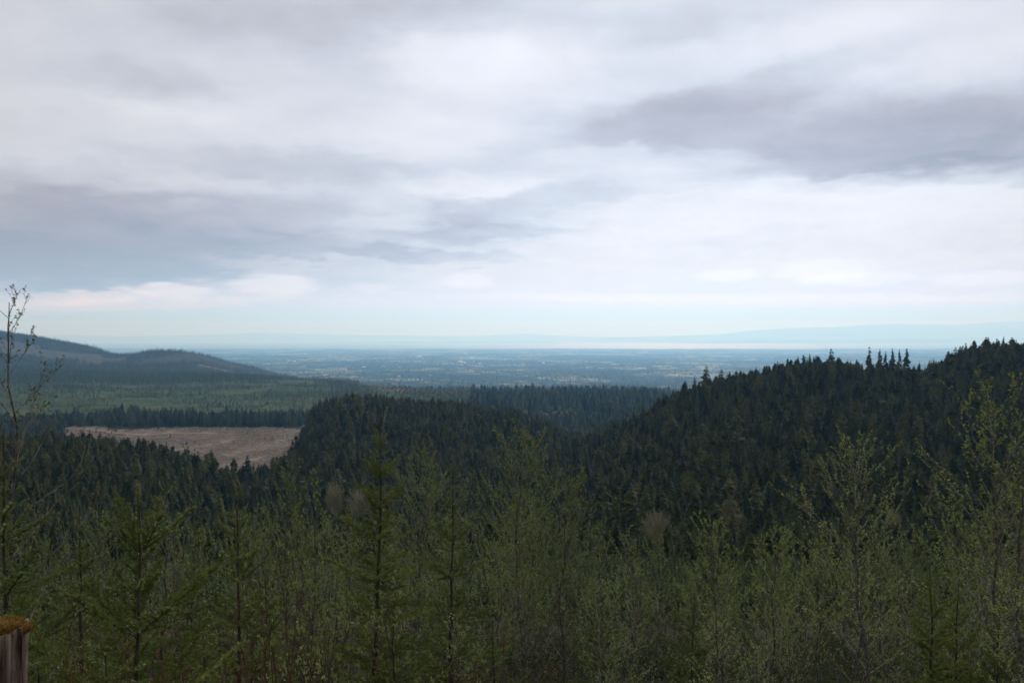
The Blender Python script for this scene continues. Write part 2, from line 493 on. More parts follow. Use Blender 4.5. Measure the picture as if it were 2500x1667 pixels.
plant = t.ramp(n4, [(0.3, (0.020, 0.032, 0.007)), (0.45, (0.036, 0.052, 0.010)), (0.56, (0.060, 0.078, 0.016)), (0.70, (0.12, 0.095, 0.040))])
plant = t.mix(t.mapr(n5, 0.35, 0.7, 0.0, 0.5), plant, (0.018, 0.030, 0.011, 1))
g6 = t.vmath('MULTIPLY', geo, (1, 0.55, 0))
n6 = t.noise(g6, 0.00055, 5, 0.6).outputs['Fac']
n7 = t.noise(g6, 0.0035, 4, 0.7).outputs['Fac']
plainc = t.ramp(t.math('ADD', t.math('MULTIPLY', n6, 0.6), t.math('MULTIPLY', n7, 0.4)), [(0.36, (0.010, 0.018, 0.010)), (0.50, (0.018, 0.028, 0.013)), (0.535, (0.09, 0.10, 0.04)), (0.565, (0.38, 0.34, 0.17)), (0.60, (0.06, 0.06, 0.03)), (0.65, (0.55, 0.50, 0.40)), (0.70, (0.09, 0.09, 0.05))])
c = t.mix(cs.outputs[1], soil, plant)
c = t.mix(cs.outputs[2], c, plainc)
c = t.mix(cs.outputs[0], c, cut)
bmp = t.add('ShaderNodeBump', {'Height': n5, 'Strength': 0.6, 'Distance': 2.0})
finish(t, c, 0.95, 0.05, bmp.outputs[0])

m, t = new_mat('dirt_road')
M['road'] = m
n = t.noise(t.add('ShaderNodeNewGeometry').outputs['Position'], 0.2, 4, 0.6).outputs['Fac']
finish(t, t.mix(n, (0.20, 0.13, 0.085, 1), (0.36, 0.26, 0.18, 1)), 0.95, 0.05)

m, t = new_mat('sea_water')
M['sea'] = m
pos = t.add('ShaderNodeNewGeometry').outputs['Position']
n = t.noise(pos, 0.02, 4, 0.6).outputs['Fac']
bmp = t.add('ShaderNodeBump', {'Height': n, 'Strength': 0.12, 'Distance': 2.0})
p = t.add('ShaderNodeBsdfPrincipled', {'Base Color': (0.10, 0.14, 0.16, 1), 'Roughness': 0.6, 'IOR': 1.33, 'Normal': bmp.outputs[0]})
t.t.links.new(p.outputs[0], t.add('ShaderNodeOutputMaterial').inputs[0])

m, t = new_mat('far_land')
M['far'] = m
n = t.noise(t.add('ShaderNodeNewGeometry').outputs['Position'], 0.0006, 4, 0.6).outputs['Fac']
finish(t, t.mix(n, (0.03, 0.04, 0.035, 1), (0.10, 0.11, 0.11, 1)), 0.95, 0.05)

m, t = new_mat('stump_wood')
M['stump'] = m
co = t.add('ShaderNodeTexCoord').outputs['Object']
sv = t.vmath('MULTIPLY', co, (1, 1, 0.07))
n = t.noise(sv, 26, 5, 0.65, 0.3).outputs['Fac']
nb = t.noise(sv, 9, 3, 0.6).outputs['Fac']
nc = t.noise(sv, 90, 3, 0.6).outputs['Fac']
c = t.ramp(n, [(0.36, (0.010, 0.007, 0.005)), (0.45, (0.070, 0.048, 0.034)), (0.57, (0.18, 0.14, 0.105)), (0.74, (0.34, 0.29, 0.235))])
c = t.mix(t.mapr(nb, 0.48, 0.60, 0, 0.85), c, (0.022, 0.014, 0.010, 1))
c = t.mix(t.mapr(nc, 0.55, 0.75, 0, 0.5), c, (0.20, 0.16, 0.12, 1))
b = t.add('ShaderNodeBump', {'Height': t.math('ADD', n, t.math('MULTIPLY', nc, 0.4)), 'Strength': 0.9, 'Distance': 0.012})
finish(t, c, 0.9, 0.1, b.outputs[0])
M['moss'] = leaf_mat('moss', [(0.09, 0.045, 0.010), (0.28, 0.165, 0.035), (0.46, 0.31, 0.09)], 0.9, 0.1, 0.1)

# ------------------------------------------------------------------ ground sheet
seg_a = np.concatenate([np.linspace(-180, -42, 36)[:-1], np.linspace(-42, 42, 560), np.linspace(42, 180, 36)[1:-1]])
seg_r = np.concatenate([np.geomspace(1.2, 300, 90)[:-1], np.geomspace(300, 5200, 230)[:-1], np.geomspace(5200, 50000, 150)[:-1], np.geomspace(50000, 132000, 8)])
A, RR = np.meshgrid(np.radians(seg_a), seg_r, indexing='ij')
gx, gy = np.sin(A) * RR, np.cos(A) * RR
gz = ground(gx, gy)
na, nr = A.shape
V = np.concatenate([np.stack([gx, gy, gz], -1).reshape(-1, 3), [[0, 0, -1.7]]])
ii, jj = np.meshgrid(np.arange(na), np.arange(nr - 1), indexing='ij')
i2 = (ii + 1) % na
Q = np.stack([ii * nr + jj, ii * nr + jj + 1, i2 * nr + jj + 1, i2 * nr + jj], -1).reshape(-1, 4)
i = np.arange(na)
fan = np.stack([i * nr, ((i + 1) % na) * nr, np.full(na, na * nr), np.full(na, na * nr)], -1)
T = np.concatenate([Q[:, [0, 2, 1]], Q[:, [0, 3, 2]], fan[:, [0, 2, 1]]])


def clearcut_mask(X, d, x, y):
    jig = (fbm(x, y, 90, 3, 40) - 0.5) * 190
    return ((d > np.where(X > 430, 960, 1130) + jig * .6) & (d < 1745 + jig) & (X > 140 + jig * .3) & (X < 735 + jig * .3)).astype(float)


def hill_cut_mask(X, d, x, y):
    nz = fbm(x, y, 520, 4, 52)
    a = (d > 5500) & (d < 6750) & (X < 235) & (nz > 0.50)
    b_ = (d > 6000) & (d < 6450) & (X > 225) & (X < 300) & (nz > 0.46)
    return (a | b_).astype(float)


Xg, Dg = colx(gx, gy), gy
front = (gy > 0)
cover = np.zeros((na, nr, 4))
cover[..., 3] = 1
cover[..., 0] = front * np.clip(clearcut_mask(Xg, Dg, gx, gy) + hill_cut_mask(Xg, Dg, gx, gy) * 0.3, 0, 1)
gmask = front * ((Dg > 1745) & (Dg < 4600)) * (1.0 - .8 * sstep(1100, 1180, Xg))
brown = sstep(0.55, 0.68, fbm(gx, gy, 260, 4, 61)) * sstep(820, 950, Xg) * (1 - sstep(1250, 1330, Xg))
cover[..., 0] = np.maximum(cover[..., 0], gmask * brown * 0.8)
green_hollow = front * ((Dg > 1250) & (Dg < 1800) & (Xg > 1180) & (Xg < 1390)) * .4
green_hill = front * ((Dg > 4600) & (Dg < 8500) & (Xg < 900)) * sstep(0.48, 0.6, fbm(gx, gy, 600, 4, 71)) * 0.35
cover[..., 1] = np.clip(gmask + green_hollow + green_hill, 0, 1)
cover[..., 2] = sstep(5000, 7000, RR) * (1 - front * (Dg < 9500) * (1 - sstep(680, 780, Xg)))
me = mesh_np('ground', V, T, M['ground'], smooth=True)
ca = me.color_attributes.new('cover', 'FLOAT_COLOR', 'POINT')
ca.data.foreach_set('color', np.concatenate([cover.reshape(-1, 4), [[0, 0, 0, 1]]]).astype(np.float32).ravel())
tag(link('ground', me), kind='structure')


# ------------------------------------------------------------------ sea, islands, far mountains
def ring(name, r0, r1, z, mat, a0=-180, a1=180, n=180):
    th = np.radians(np.linspace(a0, a1, n + 1))
    rs = np.geomspace(r0, r1, 6)
    th2, rr = np.meshgrid(th, rs, indexing='ij')
    V = np.stack([np.sin(th2) * rr, np.cos(th2) * rr, np.full_like(rr, z)], -1).reshape(-1, 3)
    i, j = np.meshgrid(np.arange(n), np.arange(5), indexing='ij')
    q = i * 6 + j
    T = np.concatenate([np.stack([q, q + 6, q + 7], -1).reshape(-1, 3), np.stack([q, q + 7, q + 1], -1).reshape(-1, 3)])
    return link(name, mesh_np(name, V, T, mat, smooth=True))


SEA = -600.0
tag(ring('sea', 30000, 133000, SEA, M['sea']), kind='structure')


def far_land(name, d0, d1, X0, X1, prof, seed, rough):
    """a block of land standing in the sea between depths d0 and d1: prof gives its skyline (column, row)"""
    nx, nd = 200, 26
    Xs = np.linspace(X0, X1, nx)
    dm = 0.5 * (d0 + d1)
    px, py = zip(*prof)
    top = np.interp(Xs, px, py)
    H = -(top - HY) / F * dm - SEA
    H = np.maximum(H, 0) * sstep(0, 0.04, (Xs - X0) / (X1 - X0)) * sstep(0, 0.04, (X1 - Xs) / (X1 - X0))
    ds = np.linspace(d0, d1, nd)
    tt = (ds - d0) / (d1 - d0)
    shape = np.sin(math.pi * np.clip(tt, 0, 1)) ** 0.8
    x = (Xs[:, None] - CX) / F * ds[None, :]
    y = np.broadcast_to(ds[None, :], x.shape)
    z = SEA - 20 + (H[:, None] + 20) * shape[None, :] * (1 - rough + 2 * rough * fbm(x, y, (d1 - d0) * 0.5, 4, seed))
    V = np.stack([x, y, z], -1).reshape(-1, 3)
    i, j = np.meshgrid(np.arange(nx - 1), np.arange(nd - 1), indexing='ij')
    q = i * nd + j
    T = np.concatenate([np.stack([q, q + nd, q + nd + 1], -1).reshape(-1, 3), np.stack([q, q + nd + 1, q + 1], -1).reshape(-1, 3)])
    return tag(link(name, mesh_np(name, V, T, M['far'], smooth=True)), kind='structure')


far_land('mountains', 112000, 128000, -700, 1560, [(-700, 764), (200, 771), (420, 772), (560, 768), (640, 765), (760, 766), (880, 770), (1100, 771), (1200, 769), (1330, 771), (1450, 774), (1560, 778)], 5, 0.25)
far_land('mountains', 98000, 114000, 1330, 3100, [(1330, 776), (1500, 772), (1640, 768), (1740, 757), (1850, 751), (1950, 747), (2100, 744), (2352, 742), (2700, 742), (3100, 752)], 9, 0.15)
far_land('island', 86000, 92000, 690, 1290, [(690, 788), (900, 784), (1290, 785)], 12, 0.2)
far_land('island', 62000, 63500, 788, 905, [(788, 795), (840, 793), (905, 795)], 14, 0.2)
far_land('island', 84000, 93000, 1530, 3000, [(1530, 787), (1750, 781), (2352, 775), (3000, 772)], 16, 0.15)


# ------------------------------------------------------------------ conifer models seen from afar
def conifer_mesh(name, seed, whorls, per, mats, slim=0.17, bare=0.06, ragged=0.35, droop=0.35, spray=True, blunt=0.8):
    """crown of unit height; every branch is a drooping, forked spray"""
    rg = np.random.default_rng(seed)
    mb = MB()
    for wi in range(whorls):
        tt = bare + (1 - bare) * (wi + rg.uniform(-.3, .3)) / whorls
        tt = min(max(tt, bare), 0.985)
        rad = slim * ((1 - tt) ** blunt) * (0.75 if tt < bare + .12 else 1.0) + 0.012
        ph = rg.uniform(0, 6.28)
        npb = max(3, int(round(per * (0.55 + 0.45 * (1 - tt)))))
        for b in range(npb):
            th = ph + 6.283 * b / npb + rg.uniform(-.35, .35)
            L = rad * rg.uniform(1 - ragged, 1 + ragged * .7)
            z0 = tt + rg.uniform(-.012, .012)
            dr = droop * L * rg.uniform(.5, 1.3)
            wd = L * rg.uniform(.28, .45)
            c, s = math.cos(th), math.sin(th)
            o = np.array([c, s, 0.0])
            q = np.array([-s, c, 0.0])
            base = np.array([0, 0, z0 + 0.02])
            mid = o * L * .55 + np.array([0, 0, z0 - dr * .3])
            tip = o * L + np.array([0, 0, z0 - dr])
            l1 = o * L * .62 + q * wd + np.array([0, 0, z0 - dr * .95])
            r1 = o * L * .62 - q * wd + np.array([0, 0, z0 - dr * .95])
            lt = o * L * .9 + q * wd * .55 + np.array([0, 0, z0 - dr * 1.1])
            rt = o * L * .9 - q * wd * .55 + np.array([0, 0, z0 - dr * 1.1])
            VV = [base, mid, tip, l1, r1, lt, rt]
            TT = [(0, 3, 1), (0, 1, 4), (1, 3, 5), (1, 5, 2), (1, 2, 6), (1, 6, 4)]
            if spray:
                VV.append(o * L * .5 + np.array([0, 0, z0 - dr * 1.5 - .01]))
                TT += [(0, 7, 1), (1, 7, 2)]
            mb.put(VV, TT)
    mb.put([[.006, 0, .95], [-.004, .005, .95], [-.004, -.005, .95], [0, 0, 1.02]], [(0, 1, 3), (1, 2, 3), (2, 0, 3)])
    return mb.build(name, mats)


def trunk_mesh(name, seed, r=0.012, top=0.97):
    mb = MB()
    rg = np.random.default_rng(seed)
    z = np.linspace(-0.12, top, 6)
    mb.tube(np.stack([rg.normal(0, .003, 6), rg.normal(0, .003, 6), z], -1), np.linspace(r, r * .15, 6), 5)
    return mb.build(name, M['fir_bark'])


def joined_proto(name, crown, trunk):
    """crown and trunk in one mesh, for the wood that reads as a mass"""
    me = bpy.data.meshes.new(name)
    out = []
    for s in (crown, trunk):
        n = len(s.vertices)
        V = np.empty(n * 3, np.float32)
        s.vertices.foreach_get('co', V)
        Tn = np.empty(len(s.loops), np.int32)
        s.loops.foreach_get('vertex_index', Tn)
        out.append((V.reshape(-1, 3), Tn.reshape(-1, 3)))
    (v0, t0), (v1, t1) = out
    return mesh_np(name, np.concatenate([v0, v1]), np.concatenate([t0, t1 + len(v0)]), [crown.materials[0], trunk.materials[0]], np.concatenate([np.zeros(len(t0)), np.ones(len(t1))]))


CROWN = [conifer_mesh('conifer_crown', 100 + i, 21 + i % 3, 9, M['conifer'], slim=[.24, .22, .27, .25, .20, .29][i], bare=[.05, .12, .04, .2, .1, .06][i], blunt=[.7, .8, .55, .6, .85, .5][i], ragged=[.35, .4, .3, .5, .35, .4][i]) for i in range(6)]
YCROWN = [conifer_mesh('young_conifer_crown', 140 + i, 14, 8, M['conifer_young'], slim=[.22, .19, .25][i], bare=.02) for i in range(3)]
OLD = [conifer_mesh('ragged_conifer_crown', 180 + i, 15, 7, M['conifer'], slim=[.20, .22, .17, .19][i], bare=[.22, .12, .36, .55][i], ragged=.6, droop=.5) for i in range(4)]
TRUNK = [trunk_mesh('conifer_trunk', 7), trunk_mesh('conifer_trunk', 8, .014)]
FARC = [conifer_mesh('far_conifer', 210 + i, 6, 5, M['conifer'], slim=[.2, .17, .24][i], bare=.03, spray=False) for i in range(3)]
PROTO = [joined_proto('conifer', c, TRUNK[0]) for c in CROWN]
YPROTO = [joined_proto('young_conifer', c, TRUNK[0]) for c in YCROWN]


def blob_tree(name, seed, mat):
    rg = np.random.default_rng(seed)
    mb = MB()
    for k_ in range(70):
        p = rg.normal(0, 1, 3)
        p = unit(p) * rg.uniform(.5, 1) * np.array([.3, .3, .42]) + np.array([0, 0, .58])
        d1, d2 = unit(rg.normal(0, 1, 3)) * .13, unit(rg.normal(0, 1, 3)) * .13
        mb.put([p - d1, p + d2, p + d1, p - d2], [(0, 1, 2), (0, 2, 3)])
    mb.tube([[0, 0, -.1], [0, 0, .5]], [.03, .015], 4)
    return mb.build(name, mat)


BROAD = [blob_tree('far_broadleaf', 300 + i, M['broadleaf']) for i in range(2)]


def bare_tree_mesh(seed, n=300, mat=None, spread=0.34):
    """leafless broadleaf tree of unit height: forking limbs that end in a haze of fine twigs"""
    rg = np.random.default_rng(seed)
    mb = MB()
    mb.tube([[0, 0, -.05], [0.01, 0, .25], [0, .01, .5], [.01, 0, .8]], [.012, .009, .006, .003], 5, 0)
    for i_ in range(n):
        th = rg.uniform(0, 6.283)
        ph = math.acos(rg.uniform(-.55, 1))
        rr = rg.uniform(.45, 1.0) ** .6
        e = np.array([math.cos(th) * math.sin(ph) * rr * spread, math.sin(th) * math.sin(ph) * rr * spread, .62 + .38 * math.cos(ph) * rr])
        t0 = max(.15, min(.7, e[2] - .22 - .5 * math.hypot(e[0], e[1])))
        s = np.array([0, 0, t0])
        mdl = s * .45 + e * .55 + np.array([math.cos(th), math.sin(th), 0]) * .03 + rg.normal(0, .015, 3)
        mb.tube([s, mdl, e], [.0048, .0028, .0011], 3, 0)
        for k_ in range(6):
            u = rg.uniform(.45, 1)
            q = s * (1 - u) ** 2 + 2 * u * (1 - u) * mdl + e * u * u
            q2 = q + unit(rg.normal(0, .6, 3) + unit(e - [0, 0, .45]) * .8 + np.array([0, 0, .3])) * rg.uniform(.04, .10)
            mb.tube([q, q2], [.0013, .0007], 3, 0)
    return mb.build('bare_branches', mat or M['pale_twig'])


MIDB = [joined_proto('budding_tree', blob_tree('budding_crown', 320 + i, M['bud_tree']), bare_tree_mesh(340 + i, 40, M['pale_twig'], .28)) for i in range(3)]

# ------------------------------------------------------------------ forest layout
def scatter(X0, X1, d0, d1, spacing, seed):
    """jittered grid of points over the wedge of land between two columns and two depths"""
    rg = np.random.default_rng(seed)
    xs0 = min((X0 - CX) / F * d0, (X0 - CX) / F * d1)
    xs1 = max((X1 - CX) / F * d0, (X1 - CX) / F * d1)
    gx_ = np.arange(xs0, xs1, spacing)
    gy_ = np.arange(d0, d1, spacing)
    x, y = np.meshgrid(gx_, gy_)
    x = x.ravel() + rg.uniform(-.5, .5, x.size) * spacing
    y = y.ravel() + rg.uniform(-.5, .5, y.size) * spacing
    X = colx(x, y)
    ok = (X > X0) & (X < X1)
    return x[ok], y[ok], X[ok], rg


def hill_broad(x, y, X, rg):
    """pockets of pale leafless or budding broadleaf trees among the conifers"""
    return rg.uniform(0, 1, x.size) < .03 + .5 * sstep(.58, .69, fbm(x, y, 55, 3, 24))


trees = []      # x, y, height, width factor, type   (type: 0 conifer, 1 young conifer, 2 far conifer, 3 broadleaf)


def keep(x, y, h, typ, wf=None):
    wf = np.ones_like(x) if wf is None else wf
    trees.append(np.stack([x, y, h, wf, np.full_like(x, typ)], -1))


# near valley floor and the flank of the hill on the right
x, y, X, rg = scatter(-150, 2520, 240, 900, 5.6, 1)
hill = sstep(1250, 1420, X)
young = sstep(620, 480, y) * (1 - hill) + sstep(420, 330, y) * hill
h = rg.triangular(8, 15, 25, x.size) * (1 - .45 * young) * (0.8 + 0.4 * fbm(x, y, 60, 2, 2))
gap = (X > 415 + (fbm(x, y, 50, 2, 5) - .5) * 60) & (X < 690) & (y > 520)
h = np.where(gap, h * rg.choice([.75, .95, 1.2], x.size), h)
ok = rg.uniform(0, 1, x.size) < np.where(gap, .55, .93)
ok &= ~((X < 640) & (y > 830))
ok &= fbm(x, y, 45, 3, 14) < 0.76
isy = (rg.uniform(0, 1, x.size) < np.maximum(young * .55, .12))
bro = ok & hill_broad(x, y, X, rg)
ok &= ~bro
keep(x[bro], y[bro], h[bro] * .75, 4)
keep(x[ok & ~isy], y[ok & ~isy], h[ok & ~isy], 0)
keep(x[ok & isy], y[ok & isy], h[ok & isy] * .8, 1)
# the long wooded ridge in the middle
x, y, X, rg = scatter(560, 1480, 880, 1240, 6.8, 2)
left = np.interp(y, [880, 1000, 1100, 1240], [612, 684, 724, 736]) + (fbm(x, y, 40, 2, 6) - .5) * 40
right_ = np.interp(y, [880, 1000, 1100, 1240], [1470, 1440, 1400, 1360])
fray = np.clip((left - X) / 45, 0, 1)
ok = (X < right_) & (rg.uniform(0, 1, x.size) < np.where(X > left, .95, .45 * (1 - fray)))
h = rg.uniform(13, 27, x.size) * (0.75 + 0.5 * fbm(x, y, 50, 2, 12))
h = h * np.where(X > left, 1, .6) * np.interp(X, [600, 690, 800], [.6, .7, 1])
bro = ok & (rg.uniform(0, 1, x.size) < .03)
ok &= ~bro
keep(x[ok], y[ok], h[ok], 0)
keep(x[bro], y[bro], h[bro] * .8, 4)
# belt of old trees beyond the clearcut
x, y, X, rg = scatter(-160, 790, 1740, 1960, 9.0, 3)
dens = sstep(.49, .58, fbm(x, y * .3, 75, 3, 31)) * np.interp(X, [-160, 120, 180, 700, 790], [1, .9, .5, .6, .9])
ok = rg.uniform(0, 1, x.size) < dens
h = rg.uniform(14, 36, x.size) * (0.55 + 0.7 * fbm(x, y, 60, 2, 36))
keep(x[ok], y[ok], h[ok], 0)
okb = (~ok) & (rg.uniform(0, 1, x.size) < .22)
keep(x[okb], y[okb], rg.uniform(8, 16, okb.sum()), 4)
ok2 = (~ok) & ~okb & (rg.uniform(0, 1, x.size) < .35)
keep(x[ok2], y[ok2], rg.uniform(5, 11, ok2.sum()), 1)
x, y, X, rg = scatter(-200, 175, 1180, 1745, 8.5, 34)
ok = (rg.uniform(0, 1, x.size) < .85) & (X < 150 + (fbm(x, y, 60, 2, 35) - .5) * 70)
keep(x[ok], y[ok], rg.uniform(12, 24, ok.sum()), 0)
x, y, X, rg = scatter(150, 720, 1290, 1745, 14.0, 33)
ok = rg.uniform(0, 1, x.size) < .012 + .6 * sstep(.57, .66, fbm(x, y, 75, 3, 37)) + .5 * (X > 690)
keep(x[ok], y[ok], rg.uniform(3, 10, ok.sum()), 1)
# replanted valley floor
x, y, X, rg = scatter(-160, 1120, 1950, 3500, 13.0, 4)
nz = fbm(x, y, 190, 4, 44)
ok = (rg.uniform(0, 1, x.size) < .40 * sstep(.36, .56, nz) + .04)
keep(x[ok], y[ok], rg.uniform(3.0, 7.0, ok.sum()) * 1.2, 1, np.full(ok.sum(), 1.7))
ok = (rg.uniform(0, 1, x.size) < .10 * sstep(.55, .68, fbm(x, y, 160, 3, 46)))
keep(x[ok], y[ok], rg.uniform(10, 22, ok.sum()), 2)
for (ya, yb, Xa, Xb, sd_) in ((2240, 2330, -160, 700, 81), (2600, 2760, 60, 1000, 82), (2980, 3200, -160, 820, 83), (3250, 3420, 300, 1000, 84)):
    x, y, X, rg = scatter(Xa, Xb, ya, yb, 12.0, sd_)
    ok = rg.uniform(0, 1, x.size) < .7 * sstep(.50, .60, fbm(x, y * .35, 170, 3, sd_))
    keep(x[ok], y[ok], rg.uniform(9, 21, ok.sum()), 2)
# dark band of trees at the far side of the valley
x, y, X, rg = scatter(-160, 860, 3450, 4700, 15.0, 5)
ok = (rg.uniform(0, 1, x.size) < .9) & (X < 800 + (fbm(x, y, 120, 2, 7) - .5) * 120) & (fbm(x, y, 260, 3, 47) < .66)
keep(x[ok], y[ok], rg.uniform(17, 32, ok.sum()), 2)
# woods past the end of the middle ridge
x, y, X, rg = scatter(760, 1700, 1800, 3500, 13.0, 6)
nz = fbm(x, y, 230, 4, 48)
dens = sstep(.42, .52, nz) * np.interp(X, [760, 900, 1150, 1230, 1700], [.3, .3, .6, 1.4, 1.4])
dens = dens * (1 - ((X > 1180) & (X < 1400) & (y < 2050)))
u = rg.uniform(0, 1, x.size)
ok = u < dens
far_h = rg.uniform(17, 33, x.size) * np.where(rg.uniform(0, 1, x.size) < .06, 1.5, 1.0)
keep(x[ok], y[ok], far_h[ok], 2)
ok = (u > .93) & (X > 900)
keep(x[ok], y[ok], rg.uniform(9, 16, ok.sum()), 3)
x, y, X, rg = scatter(1150, 1430, 1260, 1900, 9.0, 66)
u = rg.uniform(0, 1, x.size)
ok = u < .45
keep(x[ok], y[ok], rg.uniform(4, 9, ok.sum()), 1, np.full(ok.sum(), 1.5))
ok = u > .5
keep(x[ok], y[ok], rg.uniform(10, 22, ok.sum()), 0)
ok = rg.uniform(0, 1, x.size) < .06
keep(x[ok], y[ok], rg.uniform(8, 14, ok.sum()), 3)
x, y, X, rg = scatter(1375, 1580, 1080, 2050, 9.0, 67)
ok = rg.uniform(0, 1, x.size) < .9
keep(x[ok], y[ok], rg.uniform(16, 34, ok.sum()), 0)
x, y, X, rg = scatter(1080, 1540, 2050, 2900, 24.0, 68)
ok = rg.uniform(0, 1, x.size) < .7
keep(x[ok], y[ok], rg.uniform(28, 46, ok.sum()), 0)
# wooded hills to the left
x, y, X, rg = scatter(-220, 900, 4700, 8200, 23.0, 7)
cutm = hill_cut_mask(X, y, x, y) > 0
near_scar = (X > 450) & (X < 540) & (y > 5330) & (y < 5790)
ok = (rg.uniform(0, 1, x.size) < np.where(near_scar, .12, .92)) & ~cutm & (fbm(x, y, 480, 4, 49) < .62)
keep(x[ok], y[ok], (rg.uniform(14, 32, x.size) * (.6 + .8 * fbm(x, y, 120, 2, 91)) * np.where(rg.uniform(0, 1, x.size) < .05, 1.5, 1))[ok], 2, np.full(ok.sum(), 1.9))
# the coastal plain
x, y, X, rg = scatter(560, 2500, 4300, 12500, 58.0, 8)
nz = fbm(x, y * .6, 900, 4, 50)
u = rg.uniform(0, 1, x.size)
ok = u < sstep(.36, .52, nz) * .95 + .1
keep(x[ok], y[ok], rg.uniform(18, 32, ok.sum()), 2, np.full(ok.sum(), 1.8))
ok = (u > .86) & (nz > .3)
keep(x[ok], y[ok], rg.uniform(12, 22, ok.sum()), 3, np.full(ok.sum(), 1.5))
x, y, X, rg = scatter(480, 2500, 12500, 26000, 120.0, 9)
nz = fbm(x, y * .5, 1500, 4, 51)
u = rg.uniform(0, 1, x.size)
ok = u < sstep(.38, .55, nz) * .9 + .06
keep(x[ok], y[ok], rg.uniform(18, 34, ok.sum()), 2, np.full(ok.sum(), 3.5))
ok = u > .9
keep(x[ok], y[ok], rg.uniform(12, 24, ok.sum()), 3, np.full(ok.sum(), 3.0))

TR = np.concatenate(trees)
TR = TR[np.argsort(TR[:, 1])]
tz = ground(TR[:, 0], TR[:, 1])
# leave out the trees that stand wholly behind nearer ones
bins = np.full(330, 1e9)
Xp = colx(TR[:, 0], TR[:, 1])
Yt = HY - (tz + TR[:, 2]) / TR[:, 1] * F
hp = TR[:, 2] / TR[:, 1] * F
vis = np.zeros(len(TR))
for n_ in range(len(TR)):
    b0 = int((Xp[n_] + 150) / 8)
    if 0 <= b0 < 330:
        lim = min(bins[b0], Yt[n_] + hp[n_])
        vis[n_] = lim - Yt[n_]
        if Yt[n_] + .35 * hp[n_] < bins[b0]:
            bins[b0] = Yt[n_] + .35 * hp[n_]
sel = vis > -6 - .6 * hp
TR, tz, Xp, Yt, hp, vis = TR[sel], tz[sel], Xp[sel], Yt[sel], hp[sel], vis[sel]

# the 300 conifers that show largest become trees of their own
score = np.where((TR[:, 4] == 0) & (Xp > 5) & (Xp < 2345) & (Yt < 1215), np.minimum(vis, hp), -1)
single = np.zeros(len(TR), bool)
single[np.argsort(-score)[:275]] = True


def conifer_thing(name, crown, trunk, loc, h, wf, rz, label, group):
    o = empty(name, loc, rz)
    tag(o, label, 'tree', group)
    cr = link('crown', crown, o)
    tk = link('trunk', trunk, o)
    for c_ in (cr, tk):
        c_.scale = (h * wf, h * wf, h)
    return o


LOT = np.random.default_rng(77)
for n_ in np.where(single)[0]:
    X_, d_ = Xp[n_], TR[n_, 1]
    if X_ > 1330:
        band = 'along the crest' if d_ > 700 else ('on the upper face' if d_ > 580 else ('halfway down the face' if d_ > 470 else 'near the foot'))
        mark = 'by the lone conifer' if X_ < 1600 else ('under the rising left crest' if X_ < 1900 else ('under the sparse row' if X_ < 2150 else 'under the far crest'))
        lab, grp = 'dark conifer %s of the right hill, %s' % (band, mark), 'conifers %s of the right hill %s' % (band, mark)
    elif X_ < 450:
        lab, grp = 'dark conifer in the stand between the young alders and the brown clearcut', 'conifers in front of the clearcut'
    else:
        lab, grp = 'dark conifer in the hollow below the long middle ridge', 'conifers in the hollow below the middle ridge'
    conifer_thing('conifer_tree', CROWN[LOT.integers(6)], TRUNK[LOT.integers(2)], (TR[n_, 0], TR[n_, 1], tz[n_]), TR[n_, 2], LOT.uniform(.9, 1.25), LOT.uniform(0, 6.28), lab, grp)

rest = ~single
TRr, tzr = TR[rest], tz[rest]


def instanced(name, pts, scl, rot, idx, meshes):
    """one object: a mass of trees standing on points"""
    src = bpy.data.collections.new(name + '_kinds')
    for kx, me_ in enumerate(meshes):
        o = bpy.data.objects.new('%s_kind_%02d' % (name, kx), me_)
        src.objects.link(o)
    me_ = bpy.data.meshes.new(name)
    me_.vertices.add(len(pts))
    me_.vertices.foreach_set('co', np.asarray(pts, np.float32).ravel())
    for nm, ty, dat in (('scl', 'FLOAT_VECTOR', scl), ('rot', 'FLOAT_VECTOR', rot)):
        a_ = me_.attributes.new(nm, ty, 'POINT')
        a_.data.foreach_set('vector', np.asarray(dat, np.float32).ravel())
    a_ = me_.attributes.new('kind_index', 'INT', 'POINT')
    a_.data.foreach_set('value', np.asarray(idx, np.int32))
    o = link(name, me_)
    g = bpy.data.node_groups.new(name, 'GeometryNodeTree')
    g.interface.new_socket('Geometry', in_out='INPUT', socket_type='NodeSocketGeometry')
    g.interface.new_socket('Geometry', in_out='OUTPUT', socket_type='NodeSocketGeometry')
    nn, ll = g.nodes, g.links
    gi, go = nn.new('NodeGroupInput'), nn.new('NodeGroupOutput')
    ci = nn.new('GeometryNodeCollectionInfo')
    ci.inputs['Collection'].default_value = src
    ci.inputs['Separate Children'].default_value = True
    ci.inputs['Reset Children'].default_value = True
    iop = nn.new('GeometryNodeInstanceOnPoints')
    iop.inputs['Pick Instance'].default_value = True

    def attr(nm, ty):
        q = nn.new('GeometryNodeInputNamedAttribute')
        q.data_type = ty
        q.inputs['Name'].default_value = nm
        return q.outputs['Attribute']
    ll.new(gi.outputs[0], iop.inputs['Points'])
    ll.new(ci.outputs[0], iop.inputs['Instance'])
    ll.new(attr('kind_index', 'INT'), iop.inputs['Instance Index'])
    ll.new(attr('rot', 'FLOAT_VECTOR'), iop.inputs['Rotation'])
    ll.new(attr('scl', 'FLOAT_VECTOR'), iop.inputs['Scale'])
    ll.new(iop.outputs[0], go.inputs[0])
    md = o.modifiers.new('spread', 'NODES')
    md.node_group = g
    return o


